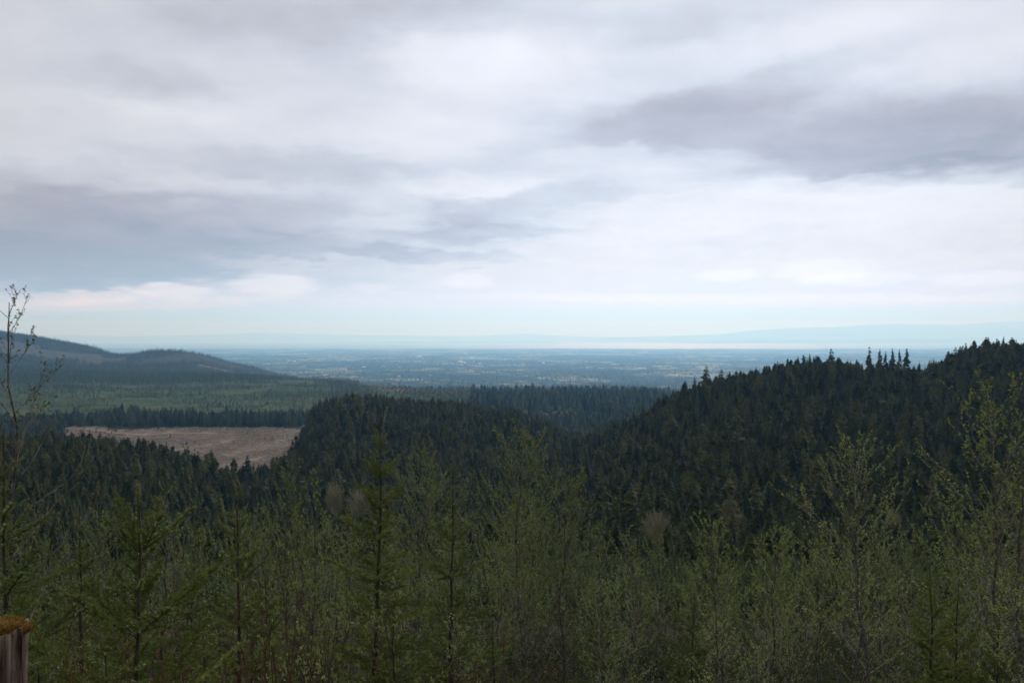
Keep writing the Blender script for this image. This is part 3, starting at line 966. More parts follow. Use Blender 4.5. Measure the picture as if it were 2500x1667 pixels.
kinds = PROTO + YPROTO + FARC + BROAD + MIDB
first = {0: (0, 6), 1: (6, 3), 2: (9, 3), 3: (12, 2), 4: (14, 3)}
idx = np.array([first[int(t_)][0] + LOT.integers(first[int(t_)][1]) for t_ in TRr[:, 4]])
nT = len(TRr)
wv_ = TRr[:, 3] * LOT.uniform(.85, 1.2, nT)
scl = np.stack([TRr[:, 2] * wv_, TRr[:, 2] * wv_, TRr[:, 2]], -1)
rot = np.stack([LOT.normal(0, .02, nT), LOT.normal(0, .02, nT), LOT.uniform(0, 6.28, nT)], -1)
fo = instanced('forest', np.stack([TRr[:, 0], TRr[:, 1], tzr], -1), scl, rot, idx, kinds)
tag(fo, 'dark conifer forest covering the hills, the valley and the distant plain', 'forest', kind='stuff')
print('forest trees', nT, 'single', single.sum())

# trees that stand clear of the rest along the crest of the right-hand hill: column, top row, kind of crown, width, label
crest = [
    (1623, 838, 1, 1.7, 'tall full conifer standing alone on the left shoulder of the right hill'),
    (1657, 846, 0, 1.6, 'taller of two crowded conifers beside the lone conifer on the hill shoulder'),
    (1672, 856, 1, 1.5, 'shorter of two crowded conifers beside the lone conifer on the hill shoulder'),
    (1574, 873, 0, 1.3, 'lowest lone conifer at the left foot of the hill crest'),
    (1786, 829, 1, 1.3, 'squat bushy conifer on the crest halfway up the right hill'),
    (1860, 811, 0, 1.0, 'narrow spiked conifer on the crest left of the broad crest conifer'),
    (1909, 799, 1, 1.5, 'broad ragged conifer at the top of the left crest'),
    (1997, 794, 1, 1.1, 'tallest ragged conifer, first of the sparse row against the sea'),
    (2021, 800, 2, 1.1, 'second ragged conifer of the sparse row against the sea'),
    (2034, 806, 2, 1.0, 'third thin conifer of the sparse row against the sea'),
    (2050, 799, 2, 1.2, 'fourth full conifer of the sparse row against the sea'),
    (2066, 801, 2, .9, 'fifth narrow conifer of the sparse row against the sea'),
    (2083, 799, 3, 1.3, 'bare-trunked conifer with a tuft on top, last of the sparse row'),
    (2195, 796, 1, 1.2, 'leaning ragged conifer at the left end of the far right crest'),
    (2212, 792, 0, 1.3, 'full conifer on the far right crest beside the ragged one'),
    (2240, 788, 2, 1.1, 'thin-topped conifer on the far right crest'),
    (2305, 772, 2, .9, 'spindly conifer with a layered top, highest on the far right crest'),
    (2334, 779, 1, .9, 'open-branched conifer near the edge of the far right crest'),
]
for (X_, Y_, kd, wf, lab) in crest:
    d_ = 800.0 if X_ > 1600 else 780.0
    p = on_ground(X_, d_)
    ztop = -(Y_ - HY) / F * d_
    hgt = ztop - p[2]
    conifer_thing('crest_conifer', OLD[kd], TRUNK[1], p, hgt, wf * min(1.3, 31 / hgt), LOT.uniform(0, 6.28), lab, 'conifers standing clear on the right hill crest')

# bare pale trees in the hollow: column, top row, crown bottom row, crown width, label
bare = [(1512, 1160, 1245, 78, 'pale bare tree with a round tan crown at the foot of the right hill'), (1680, 1142, 1215, 62, 'greyish bare tree beside the tan bare tree under the hill'),
        (768, 1098, 1180, 42, 'upright pale bare tree left of the tall fir'), (826, 1112, 1185, 66, 'brown hazy bare tree close behind the tall fir'),
        (1437, 1010, 1040, 44, 'low pale bare tree in the saddle below the right hill'), (1476, 1008, 1036, 36, 'low greyish bare tree in the saddle beside the pale one'),
        (1905, 1100, 1150, 34, 'faint bare tree on the lower face of the right hill'), (2052, 1165, 1225, 44, 'yellowish bare tree behind the leafy alder at the right')]
for i_, (X_, Y0, Y1, W_, lab) in enumerate(bare):
    # the trunk stands where the slope is seen a little below the crown
    ds_ = np.linspace(150, 720, 600)
    zs_ = ground((X_ - CX) / F * ds_, ds_)
    rows = HY - zs_ / ds_ * F
    want = Y1 + .35 * (Y1 - Y0)
    d_ = float(ds_[np.argmin(np.abs(rows - want))])
    p = on_ground(X_, d_)
    h = -(Y0 - HY) / F * d_ - p[2]
    o = empty('bare_tree', p, 1.1)
    tag(o, lab, 'tree', 'bare broadleaf trees in the hollow')
    c_ = link('branches', bare_tree_mesh(400 + i_, 150, spread=.5 * W_ / F * d_ / h), o)
    c_.scale = (h, h, h)

# felled slash and the haul road on the clearcut
x, y, X, rg = scatter(140, 735, 1180, 1745, 7.5, 21)
okc = clearcut_mask(X, y, x, y) > 0
x, y = x[okc], y[okc]
u = rg.uniform(0, 1, x.size)
x, y = x[u < .55], y[u < .55]
mb = MB()
mb.tube([[-.5, 0, 0], [.5, 0, .02]], [.045, .03], 4)
LOG = mb.build('log', M['slash'])
ns = len(x)
ln = rg.uniform(2.5, 9, ns)
sl = instanced('slash', np.stack([x, y, ground(x, y) + .35], -1), np.stack([ln, ln * rg.uniform(1, 2.2, ns), ln * rg.uniform(1, 2.4, ns)], -1), np.stack([rg.normal(0, .15, ns), rg.normal(0, .15, ns), rg.uniform(0, 6.28, ns)], -1), np.zeros(ns, int), [LOG])
tag(sl, 'grey logging slash strewn over the brown clearcut', 'slash', kind='stuff')


# settlements on the plain: gabled roofs and long sheds, a few pixels at most
mb = MB()
mb.put([[-.5, -.5, 0], [.5, -.5, 0], [.5, .5, 0], [-.5, .5, 0], [-.5, -.5, .6], [.5, -.5, .6], [.5, .5, .6], [-.5, .5, .6], [-.5, 0, 1], [.5, 0, 1]], [(0, 1, 5), (0, 5, 4), (2, 3, 7), (2, 7, 6), (0, 4, 7), (0, 7, 3), (4, 8, 7), (1, 2, 6), (1, 6, 5), (5, 6, 9), (4, 5, 9), (4, 9, 8), (6, 7, 8), (6, 8, 9)])
m, t = new_mat('pale_building')
M['building'] = m
rnd = t.add('ShaderNodeObjectInfo').outputs['Random']
finish(t, t.ramp(rnd, [(0.0, (0.18, 0.17, 0.16)), (0.6, (0.36, 0.35, 0.33)), (1.0, (0.75, 0.75, 0.73))]), 0.7, 0.2)
SHED = mb.build('shed', M['building'])
x, y, X, rg = scatter(620, 2450, 9000, 30000, 230.0, 71)
town = sstep(.56, .70, fbm(x, y * .6, 2600, 3, 72))
pk = rg.uniform(0, 1, x.size) < .006 + .08 * town
x, y = x[pk], y[pk]
nb_ = len(x)
sz = rg.uniform(14, 34, nb_) * np.where(rg.uniform(0, 1, nb_) < .12, 2.4, 1)
bl = instanced('far_buildings', np.stack([x, y, ground(x, y) + 14], -1), np.stack([sz * 1.6, sz, sz * .55], -1), np.stack([np.zeros(nb_), np.zeros(nb_), rg.uniform(0, 3.14, nb_)], -1), np.zeros(nb_, int), [SHED])
tag(bl, 'pale specks of buildings scattered over the hazy coastal plain', 'buildings', kind='stuff')


def road(name, pts, width):
    P = []
    for (a_, b_) in zip(pts[:-1], pts[1:]):
        for s_ in np.linspace(0, 1, 12, endpoint=False):
            P.append(((a_[0] * (1 - s_) + b_[0] * s_), (a_[1] * (1 - s_) + b_[1] * s_)))
    P.append(pts[-1])
    P = np.array([((X_ - CX) / F * d_, d_) for X_, d_ in P])
    tn = np.gradient(P, axis=0)
    tn /= np.linalg.norm(tn, axis=1, keepdims=True)
    nrm = np.stack([-tn[:, 1], tn[:, 0]], -1)
    V = []
    for s_ in np.linspace(-.5, .5, 4):
        q = P + nrm * width * s_
        V.append(np.stack([q[:, 0], q[:, 1], ground(q[:, 0], q[:, 1]) + 1.1], -1))
    V = np.stack(V, 1)
    n_ = len(P)
    i_, j_ = np.meshgrid(np.arange(n_ - 1), np.arange(3), indexing='ij')
    q = i_ * 4 + j_
    T = np.concatenate([np.stack([q, q + 4, q + 5], -1).reshape(-1, 3), np.stack([q, q + 5, q + 1], -1).reshape(-1, 3)])
    return tag(link(name, mesh_np(name, V.reshape(-1, 3), T, M['road'])), kind='structure')


road('dirt_road', [(150, 1700), (215, 1672), (270, 1622), (330, 1600), (372, 1622), (430, 1640), (500, 1628)], 9)
road('dirt_road', [(462, 5750), (485, 5640), (510, 5560), (525, 5480)], 42)


# ------------------------------------------------------------------ young alders
def frame_of(d):
    d = unit(d)
    up = np.array([0, 0, 1.0]) if abs(d[2]) < .9 else np.array([1.0, 0, 0])
    a = unit(np.cross(d, up))
    return d, a, np.cross(a, d)


def add_leaf(mb, p, d, nrm_hint, L, W, m=0):
    d = unit(d)
    s = unit(np.cross(d, nrm_hint))
    n_ = np.cross(s, d)
    fold = .25 * W
    V = [p, p + d * L * .5 + s * W * .5 + n_ * fold, p + d * L - n_ * L * .12, p + d * L * .5 - s * W * .5 + n_ * fold]
    mb.put(V, [(0, 1, 2), (0, 2, 3)], m)


def make_alder(seed, H=6.5, nb=34, first=.18, spread=.26, rise=(38, 58), leaf=.045, dens=1.0, twigs=5, r0=None, cones=0, arch=.0):
    """trunk, branches, foliage (and cones) meshes of a young alder H metres tall"""
    rg = np.random.default_rng(seed)
    tr, br, fo_, co_ = MB(), MB(), MB(), MB()
    r0 = r0 or H * .0062
    n = 14
    zz = np.linspace(0, 1, n)
    wob = np.cumsum(rg.normal(0, .008, (n, 2)), axis=0) * H
    P = np.stack([wob[:, 0], wob[:, 1], zz * H], -1)
    P[0, 2] = -.4
    tr.tube(P, r0 * (1 - zz) ** .85 + .004, 7)
    ang = rg.uniform(0, 6.28)

    def leaves_along(Q, dirv, lo, cnt):
        for _ in range(cnt):
            u = lo + (1 - lo) * rg.uniform(0, 1) ** .45
            f = u * (len(Q) - 1)
            i_ = min(int(f), len(Q) - 2)
            p = Q[i_] * (1 - (f - i_)) + Q[i_ + 1] * (f - i_)
            dl = unit(dirv * .5 + rg.normal(0, .7, 3) + np.array([0, 0, .15]))
            L = leaf * rg.uniform(.6, 1.25)
            add_leaf(fo_, p, dl, unit(rg.normal(0, .45, 3) + np.array([0, 0, 1.0])), L, L * rg.uniform(.55, .8))

    for b in range(nb):
        tt = first + (1 - first) * ((b + rg.uniform(-.4, .4)) / nb)
        tt = min(max(tt, first), .985)
        f = tt * (n - 1)
        i_ = min(int(f), n - 2)
        p0 = P[i_] * (1 - (f - i_)) + P[i_ + 1] * (f - i_)
        ang += 2.4 + rg.normal(0, .35)
        el_ = R(rg.uniform(*rise)) + .35 * max(0, tt - .6)
        L = H * spread * ((1 - tt) ** .5 * .92 + .12) * rg.uniform(.65, 1.15) * (0.75 if tt < first + .1 else 1)
        d0 = np.array([math.cos(ang) * math.cos(el_), math.sin(ang) * math.cos(el_), math.sin(el_)])
        m_ = 6
        Q = [p0]
        d = d0.copy()
        for k_ in range(m_ - 1):
            d = unit(d + np.array([0, 0, .07 - arch]) + rg.normal(0, .07, 3))
            Q.append(Q[-1] + d * L / (m_ - 1))
        Q = np.array(Q)
        rb = max(.0035, r0 * .34 * (1 - tt) + .003)
        br.tube(Q, np.linspace(rb, .0018, m_), 4)
        leaves_along(Q, d, .25, int(7 * dens * L / .9 + 2 * dens))
        ntw = max(2, int(twigs * (L / 1.0) ** .7 + .5))
        for k_ in range(ntw):
            u = rg.uniform(.22, .97)
            f = u * (m_ - 1)
            j_ = min(int(f), m_ - 2)
            q0 = Q[j_] * (1 - (f - j_)) + Q[j_ + 1] * (f - j_)
            side = 1 if k_ % 2 else -1
            dd, a_, b_ = frame_of(Q[j_ + 1] - Q[j_])
            td = unit(dd * .75 + a_ * side * rg.uniform(.4, .9) + b_ * rg.normal(0, .3) + np.array([0, 0, .2]))
            Lt = L * rg.uniform(.16, .38)
            W_ = np.array([q0, q0 + td * Lt * .5 + rg.normal(0, .015, 3), q0 + unit(td + np.array([0, 0, .25])) * Lt])
            br.tube(W_, [.0028, .002, .0012], 3)
            leaves_along(W_, td, .15, int(rg.uniform(4, 8) * dens))
            if cones and rg.uniform() < cones:
                for _c in range(rg.integers(1, 4)):
                    cp = W_[1] + rg.normal(0, .025, 3)
                    e_ = rg.uniform(.008, .013)
                    V = [cp + np.array(v_) * e_ for v_ in ((1, 0, 0), (-1, 0, 0), (0, 1, 0), (0, -1, 0), (0, 0, 1.5), (0, 0, -1.5))]
                    co_.put(V, [(0, 2, 4), (2, 1, 4), (1, 3, 4), (3, 0, 4), (2, 0, 5), (1, 2, 5), (3, 1, 5), (0, 3, 5)])
    leaves_along(P[-4:], np.array([0, 0, 1.0]), .1, int(12 * dens))
    return tr, br, fo_, (co_ if co_.n else None), H


def alder_meshes(seed, leafmat='alder_leaf', **kw):
    tr, br, fo_, co_, H = make_alder(seed, **kw)
    H = max(float(v_[:, 2].max()) for v_ in fo_.V)
    return (tr.build('alder_trunk', M['alder_bark'], True), br.build('alder_branches', M['twig']), fo_.build('alder_foliage', M[leafmat]), co_.build('alder_cones', M['cone']) if co_ else None, H)


def alder_thing(meshes, X_, Ytop, d_, rz, label, group, name='alder_tree', h=None):
    p = on_ground(X_, d_)
    H = meshes[4]
    hh = h if h else max(1.5, -(Ytop - HY) / F * d_ - p[2])
    s = hh / H
    o = empty(name, p, rz)
    tag(o, label, 'tree', group)
    # thickness stays natural when the tree is stretched a little
    sx = s ** .6
    for nm, me_ in zip(('trunk', 'branches', 'foliage', 'cones'), meshes[:4]):
        if me_ is not None:
            c_ = link(nm, me_, o)
            c_.scale = (sx, sx, s)
    return o


HERO = 'alders that rise above the thicket'
alder_thing(alder_meshes(501, 'alder_leaf_sparse', H=6.2, nb=30, first=.22, spread=.30, rise=(36, 52), leaf=.030, dens=1.1, twigs=7, r0=.026), 12, 648, 8.6, .4, 'tall thin nearly leafless alder rising against the sky above the stump', HERO)
alder_thing(alder_meshes(502, H=7.5, nb=64, first=.33, spread=.36, rise=(40, 64), leaf=.040, dens=2.6), 1180, 958, 19, 1.0, 'tallest broad leafing alder in the middle with many pale upright branches', HERO)
alder_thing(alder_meshes(503, H=7.0, nb=56, first=.33, spread=.36, rise=(36, 60), leaf=.040, dens=2.6), 955, 1012, 20, 2.0, 'full leafing alder between the tall fir and the thin fir', HERO)
alder_thing(alder_meshes(504, H=6.0, nb=54, first=.33, spread=.38, rise=(36, 60), leaf=.040, dens=2.6), 1300, 1068, 18, 2.6, 'rounded leafing alder just beside the tallest middle alder, sloping down to the hill', HERO)
alder_thing(alder_meshes(505, H=6.0, nb=46, first=.25, spread=.30, leaf=.040, dens=2.3), 640, 1045, 21, .2, 'airy leafing alder in front of the clearcut edge', HERO)
alder_thing(alder_meshes(506, H=6.0, nb=30, first=.25, spread=.2, leaf=.038, dens=1.6), 720, 1078, 22, 1.7, 'narrow alder beside the airy alder, left of the tall fir', HERO)
alder_thing(alder_meshes(507, H=6.0, nb=24, first=.3, spread=.22, leaf=.045, dens=.6), 398, 1100, 17, 2.2, 'thin dark-stemmed sparse alder between the two small firs', HERO)
alder_thing(alder_meshes(508, H=6.5, nb=46, first=.33, spread=.38, rise=(34, 56), leaf=.040, dens=2.0, cones=.35), 1975, 985, 13.5, .9, 'forked leafy alder in front of the dark right hill', HERO)
alder_thing(alder_meshes(509, H=6.5, nb=42, first=.33, spread=.36, rise=(34, 52), leaf=.040, dens=2.0, cones=.4), 2265, 838, 11.5, 3.3, 'tall straight dark-trunked alder reaching above the right hill crest', HERO)
alder_thing(alder_meshes(510, H=6.5, nb=34, first=.33, spread=.30, rise=(34, 52), leaf=.040, dens=1.8, cones=.3), 2385, 930, 10.5, 4.1, 'alder with long slanting branches at the edge beside the tall dark-trunked alder', HERO)
alder_thing(alder_meshes(511, H=5.5, nb=44, first=.33, spread=.31, leaf=.040, dens=2.5), 1640, 1165, 16, .7, 'leafy alder in front of the tan bare tree', HERO)
alder_thing(alder_meshes(512, H=5.5, nb=44, first=.33, spread=.29, leaf=.040, dens=2.5), 1760, 1192, 17, 1.9, 'short bushy alder just past the leafy alder below the hill', HERO)

AVAR = [alder_meshes(530 + i, H=[5.5, 6.0, 5.0, 6.5, 5.5, 6.0, 5.0][i], nb=[34, 38, 30, 36, 32, 40, 28][i], first=[.3, .38, .3, .42, .34, .28, .36][i], spread=[.34, .31, .38, .30, .36, .33, .35][i], leaf=.036, dens=1.9 * [1.05, 1.2, .9, 1.1, .8, 1.15, 1.0][i]) for i in range(7)]
# skyline of the thicket: column, row
sky_x = [-200, 0, 150, 300, 420, 520, 620, 740, 850, 950, 1060, 1180, 1320, 1400, 1480, 1560, 1650, 1760, 1850, 1950, 2050, 2130, 2250, 2400, 2600]
sky_y = [1100, 1130, 1130, 1140, 1115, 1125, 1080, 1100, 1110, 1075, 1075, 1055, 1105, 1165, 1200, 1210, 1185, 1205, 1165, 1095, 1150, 1150, 1055, 1025, 1025]
AL = np.random.default_rng(91)
zones = [(-200, 300, 'slender leafing alder in the thicket behind the stump and small firs', 'alder thicket behind the stump'),
         (300, 830, 'slender leafing alder in the thicket between the small firs and the tall fir', 'alder thicket left of the tall fir'),
         (830, 1350, 'slender leafing alder in the thicket around the tallest middle alder', 'alder thicket in the middle'),
         (1350, 1900, 'slender leafing alder in the low thicket below the tan bare tree', 'alder thicket below the right hill'),
         (1900, 2600, 'slender leafing alder in the thicket around the forked alder and dark-trunked alder', 'alder thicket at the right')]
cnt = 0
thicket = []
for row, (d0, d1, num, drop0, drop1) in enumerate([(24, 38, 38, 10, 100), (17, 24, 26, 60, 190), (12, 17, 17, 130, 290), (8.5, 12, 10, 260, 400)]):
    for q in range(num):
        X_ = -120 + (q + AL.uniform(.1, .9)) * 2650 / num
        d_ = AL.uniform(d0, d1)
        if d_ < 12 and (X_ < 620 or 780 < X_ < 1000):
            continue
        Y_ = np.interp(X_, sky_x, sky_y) + AL.uniform(drop0, drop1)
        zn = [z_ for z_ in zones if z_[0] <= X_ < z_[1]][0]
        thicket.append((row, X_, Y_, d_, zn[3]))
        cnt += 1
marks = [(12, 'the nearly leafless alder'), (180, 'the slim dull fir'), (310, 'the nearest fir sapling'), (398, 'the thin dark-stemmed alder'), (540, 'the slim upswept fir'), (640, 'the airy alder by the clearcut'), (720, 'the narrow alder'), (862, 'the tallest bright fir'), (955, 'the full alder between the firs'), (1037, 'the thin cross-topped fir'), (1180, 'the tallest middle alder'), (1300, 'the rounded alder'), (1512, 'the tan bare tree'), (1640, 'the leafy alder'), (1760, 'the short bushy alder'), (1975, 'the forked alder'), (2128, 'the bushy bright fir'), (2265, 'the dark-trunked alder')]
rows_ = ['rear', 'second', 'third', 'front']
ords = ['nearest', 'second', 'third', 'fourth', 'fifth', 'sixth', 'seventh', 'eighth']
seen = {}
for (row, X_, Y_, d_, grp) in sorted(thicket, key=lambda q_: min(abs(q_[1] - m_[0]) for m_ in marks)):
    mx, mn = min(marks, key=lambda m_: abs(m_[0] - X_))
    side = 'left' if X_ < mx else 'right'
    key = (row, mn, side)
    seen[key] = seen.get(key, 0) + 1
    alder_thing(AVAR[AL.integers(7)], X_, Y_, d_, AL.uniform(0, 6.28), '%s leafing alder %s of %s, %s row of the thicket' % (ords[seen[key] - 1], side, mn, rows_[row]), grp)
print('thicket alders', cnt)


# ------------------------------------------------------------------ young firs with separate boughs
def fir_branch(seed, L, mat, sub=True, needle=.030, step=.0013, rad=None):
    """one bough along +X with needles; bark in slot 0, needles in slot 1, buds in slot 2"""
    rg = np.random.default_rng(seed)
    mb = MB()

    def axis(p0, d, ln, r, depth):
        m_ = 6
        Q = [np.array(p0, float)]
        dd = unit(d)
        for k_ in range(m_ - 1):
            dd = unit(dd + rg.normal(0, .05, 3) + np.array([0, 0, .05 if depth == 0 else .02]))
            Q.append(Q[-1] + dd * ln / (m_ - 1))
        Q = np.array(Q)
        mb.tube(Q, np.linspace(r, r * .35, m_), 4, 0)
        n_ = int(ln / step)
        u = np.linspace(.04 if depth else .10, 1, n_)
        f = u * (m_ - 1)
        i_ = np.minimum(f.astype(int), m_ - 2)
        fr = (f - i_)[:, None]
        p = Q[i_] * (1 - fr) + Q[i_ + 1] * fr
        tdir = unit(Q[i_ + 1] - Q[i_])
        up = np.array([0, 0, 1.0])
        a_ = unit(np.cross(tdir, up))
        b_ = np.cross(a_, tdir)
        ph = rg.uniform(-2.3, 2.3, n_)
        side = np.where(rg.uniform(0, 1, n_) < .5, -1, 1)
        # needles spread mostly to the two sides and upward
        th = np.where(rg.uniform(0, 1, n_) < .7, side * rg.normal(0, .45, n_) + np.where(side > 0, 0, math.pi), ph + math.pi / 2)
        rad_d = a_ * np.cos(th)[:, None] + b_ * np.sin(th)[:, None]
        nd_ = unit(tdir * rg.uniform(.35, .8, n_)[:, None] + rad_d)
        ln_ = needle * rg.uniform(.75, 1.15, n_)[:, None]
        wv2 = unit(np.cross(nd_, rad_d + rg.normal(0, .4, (n_, 3)))) * (needle * .095)
        VV = np.stack([p - wv2, p + wv2, p + nd_ * ln_ + wv2 * .5, p + nd_ * ln_ - wv2 * .5], 1).reshape(-1, 3)
        k4 = np.arange(n_) * 4
        mb.put(VV, np.concatenate([np.stack([k4, k4 + 1, k4 + 2], -1), np.stack([k4, k4 + 2, k4 + 3], -1)]), 1)
        e_ = Q[-1]
        bs = .006
        mb.put([e_ + np.array(v_) * bs for v_ in ((0, 1, 0), (0, -1, 0), (0, 0, 1), (0, 0, -1), (2, 0, 0))], [(0, 2, 4), (2, 1, 4), (1, 3, 4), (3, 0, 4)], 2)
        return Q

    Q = axis((0, 0, 0), (1, 0, .15), L, rad or (.003 + .005 * L), 0)
    if sub:
        nt = max(3, int(L / .062))
        for k_ in range(nt):
            u = .12 + .80 * (k_ + rg.uniform(.1, .9)) / nt
            f = u * 5
            j_ = min(int(f), 4)
            q0 = Q[j_] * (1 - (f - j_)) + Q[j_ + 1] * (f - j_)
            sd_ = 1 if k_ % 2 else -1
            dd = unit(Q[j_ + 1] - Q[j_])
            axis(q0, unit(dd * .8 + np.array([0, sd_ * .75, 0]) + rg.normal(0, .12, 3)), L * (1 - u * .75) * rg.uniform(.32, .5), .0025, 1)
    return mb.build('fir_branch', [M['fir_twig'], M[mat], M['bud']])


FB = {}
for mat in ('fir_needle', 'fir_needle_dark'):
    FB[mat] = {
        'small': ([fir_branch(600 + i, .28, mat, False) for i in range(3)], .28),
        'mid': ([fir_branch(610 + i, .62, mat) for i in range(4)], .62),
        'large': ([fir_branch(620 + i, 1.15, mat, step=.0018, needle=.034) for i in range(4)], 1.15)}


def fir_thing(seed, X_, Ytop, d_, label, group, mat='fir_needle', leader=.5, gap=.45, reach=.42, base_rise=42, top_z=None, per=5, maxL=1.7, inter=True, thick=1.0):
    rg = np.random.default_rng(seed)
    p = on_ground(X_, d_)
    H = max(.6, -(Ytop - HY) / F * d_ - p[2])
    o = empty('young_fir', p, rg.uniform(0, 6.28))
    tag(o, label, 'tree', group)
    mb = MB()
    n = 12
    zz = np.linspace(0, 1, n)
    P = np.stack([np.cumsum(rg.normal(0, .004, n)) * H, np.cumsum(rg.normal(0, .004, n)) * H, zz * H], -1)
    P[0, 2] = -.3
    mb.tube(P, (.004 + .0075 * H * (1 - zz) ** .9) * thick, 7)
    link('trunk', mb.build('fir_trunk', M['fir_bark'], True), o)
    # leading shoot: slim, clothed in short needles, buds at its tip
    ld = MB()
    br = fir_branch(seed + 7, min(leader, .9), mat, False, needle=.022, step=.0016, rad=.006)
    lo = link('leader', br, o)
    at_z = H - leader * .98
    px = lambda z_: np.array([np.interp(z_, P[:, 2], P[:, 0]), np.interp(z_, P[:, 2], P[:, 1]), z_])
    lo.location = px(at_z)
    lo.rotation_euler = (0, -R(82), rg.uniform(0, 6.28))
    z = H - leader
    lvl = 0
    while z > .15:
        depth = H - z
        Lw = min(maxL, reach * depth ** .85 + .06)
        ph = rg.uniform(0, 6.28)
        npb = per if lvl else per
        rows = [(z, 1.0, npb)]
        if lvl >= 1 and not inter:
            rows.append((z + gap * .5, .35, 3))
        elif lvl >= 1:
            rows.append((z + gap * rg.uniform(.25, .45), .62, max(4, npb - 1)))
            rows.append((z + gap * rg.uniform(.55, .8), .42, max(4, npb - 1)))
        for (zr, fac, cntb) in rows:
            for b in range(cntb):
                Lb = Lw * fac * rg.uniform(.75, 1.15)
                key = 'small' if Lb < .38 else ('mid' if Lb < .85 else 'large')
                lst, L0 = FB[mat][key]
                c_ = link('branch', lst[rg.integers(len(lst))], o)
                s = Lb / L0
                c_.scale = (s, s, s)
                c_.location = px(zr + rg.uniform(-.03, .03))
                rise = R(base_rise - 9.0 * min(lvl, 5) + rg.uniform(-8, 8)) * (1 if fac == 1 else .6)
                c_.rotation_euler = (rg.uniform(-.3, .3), -rise, ph + 6.283 * b / cntb + rg.uniform(-.25, .25) + (0.6 if fac < 1 else 0))
        z -= gap * rg.uniform(.85, 1.15) * (1 + .05 * lvl)
        lvl += 1
    return o


FG = 'young firs on the slope below the viewpoint'
fir_thing(701, 310, 1112, 6.0, 'small open fir sapling with long bare leader and spreading lower whorl, nearest of all', FG, leader=.5, gap=.66, reach=.66, base_rise=32, maxL=1.15, thick=1.0, inter=False)
fir_thing(702, 862, 935, 11.0, 'tallest bright green fir with a long bare leader in the middle', FG, leader=.56, gap=.42, reach=.34, base_rise=40, maxL=1.05, per=5)
fir_thing(703, 1037, 1046, 13.0, 'thin dark fir with a cross-shaped top right beside the tall alder', FG, 'fir_needle_dark', leader=.30, gap=.55, reach=.34, base_rise=34, maxL=1.5)
fir_thing(704, 540, 1112, 10.0, 'slim fir with upswept top whorl, midway between the sapling and the tall fir', FG, leader=.2, gap=.5, reach=.36, base_rise=42, maxL=1.3)
fir_thing(705, 180, 1160, 10.5, 'slim dull fir behind the stump and left of the nearest sapling', FG, 'fir_needle_dark', leader=.35, gap=.5, reach=.36, base_rise=30, maxL=1.2)
fir_thing(706, 2, 985, 6.6, 'dark-trunked fir at the edge behind the mossy stump', FG, 'fir_needle_dark', leader=.4, gap=.5, reach=.38, base_rise=30, maxL=1.2)
fir_thing(707, 2128, 1302, 9.0, 'bushy bright fir below the dark-trunked alder', FG, leader=.22, gap=.32, reach=.46, base_rise=36, maxL=1.2, per=6)
fir_thing(708, 2195, 1335, 9.6, 'second smaller fir leader close beside the bushy bright fir', FG, leader=.2, gap=.32, reach=.36, base_rise=40, maxL=.8, per=5)
fir_thing(709, 900, 1395, 9.0, 'low dense fir at the foot of the tall fir', FG, 'fir_needle_dark', leader=.2, gap=.3, reach=.45, base_rise=28, maxL=1.1, per=6)
fir_thing(710, 1130, 1420, 11.0, 'low dark fir below the thin cross-topped fir', FG, 'fir_needle_dark', leader=.25, gap=.35, reach=.42, base_rise=26, maxL=1.2)
fir_thing(711, 470, 1420, 7.6, 'low spreading fir right of the nearest sapling', FG, 'fir_needle', leader=.2, gap=.35, reach=.5, base_rise=20, maxL=1.1)
fir_thing(712, 90, 1440, 7.4, 'low fir with boughs crowding the mossy stump', FG, 'fir_needle_dark', leader=.2, gap=.35, reach=.5, base_rise=20, maxL=1.0)
fir_thing(713, 240, 1500, 4.9, 'lowest fir seedling at the foot of the nearest sapling', FG, 'fir_needle', leader=.15, gap=.25, reach=.5, base_rise=24, maxL=.5)

for k_, (X_, Y_, d_, lab) in enumerate([(60, 1235, 15, 'dull young fir behind the edge fir, back in the alder thicket'), (262, 1248, 14, 'dull young fir just behind the nearest sapling leader'), (432, 1262, 16, 'dull young fir under the thin dark-stemmed alder'), (612, 1300, 14, 'dull young fir under the airy alder'), (1392, 1335, 17, 'small dark fir in the thicket right of the rounded alder'), (1588, 1352, 15, 'small dark fir in the thicket left of the leafy alder'), (2290, 1395, 10, 'low dark fir at the foot of the dark-trunked alder')]):
    fir_thing(730 + k_, X_, Y_, d_, lab, FG, 'fir_needle_dark', leader=.4, gap=.45, reach=.42, base_rise=32, maxL=1.4)


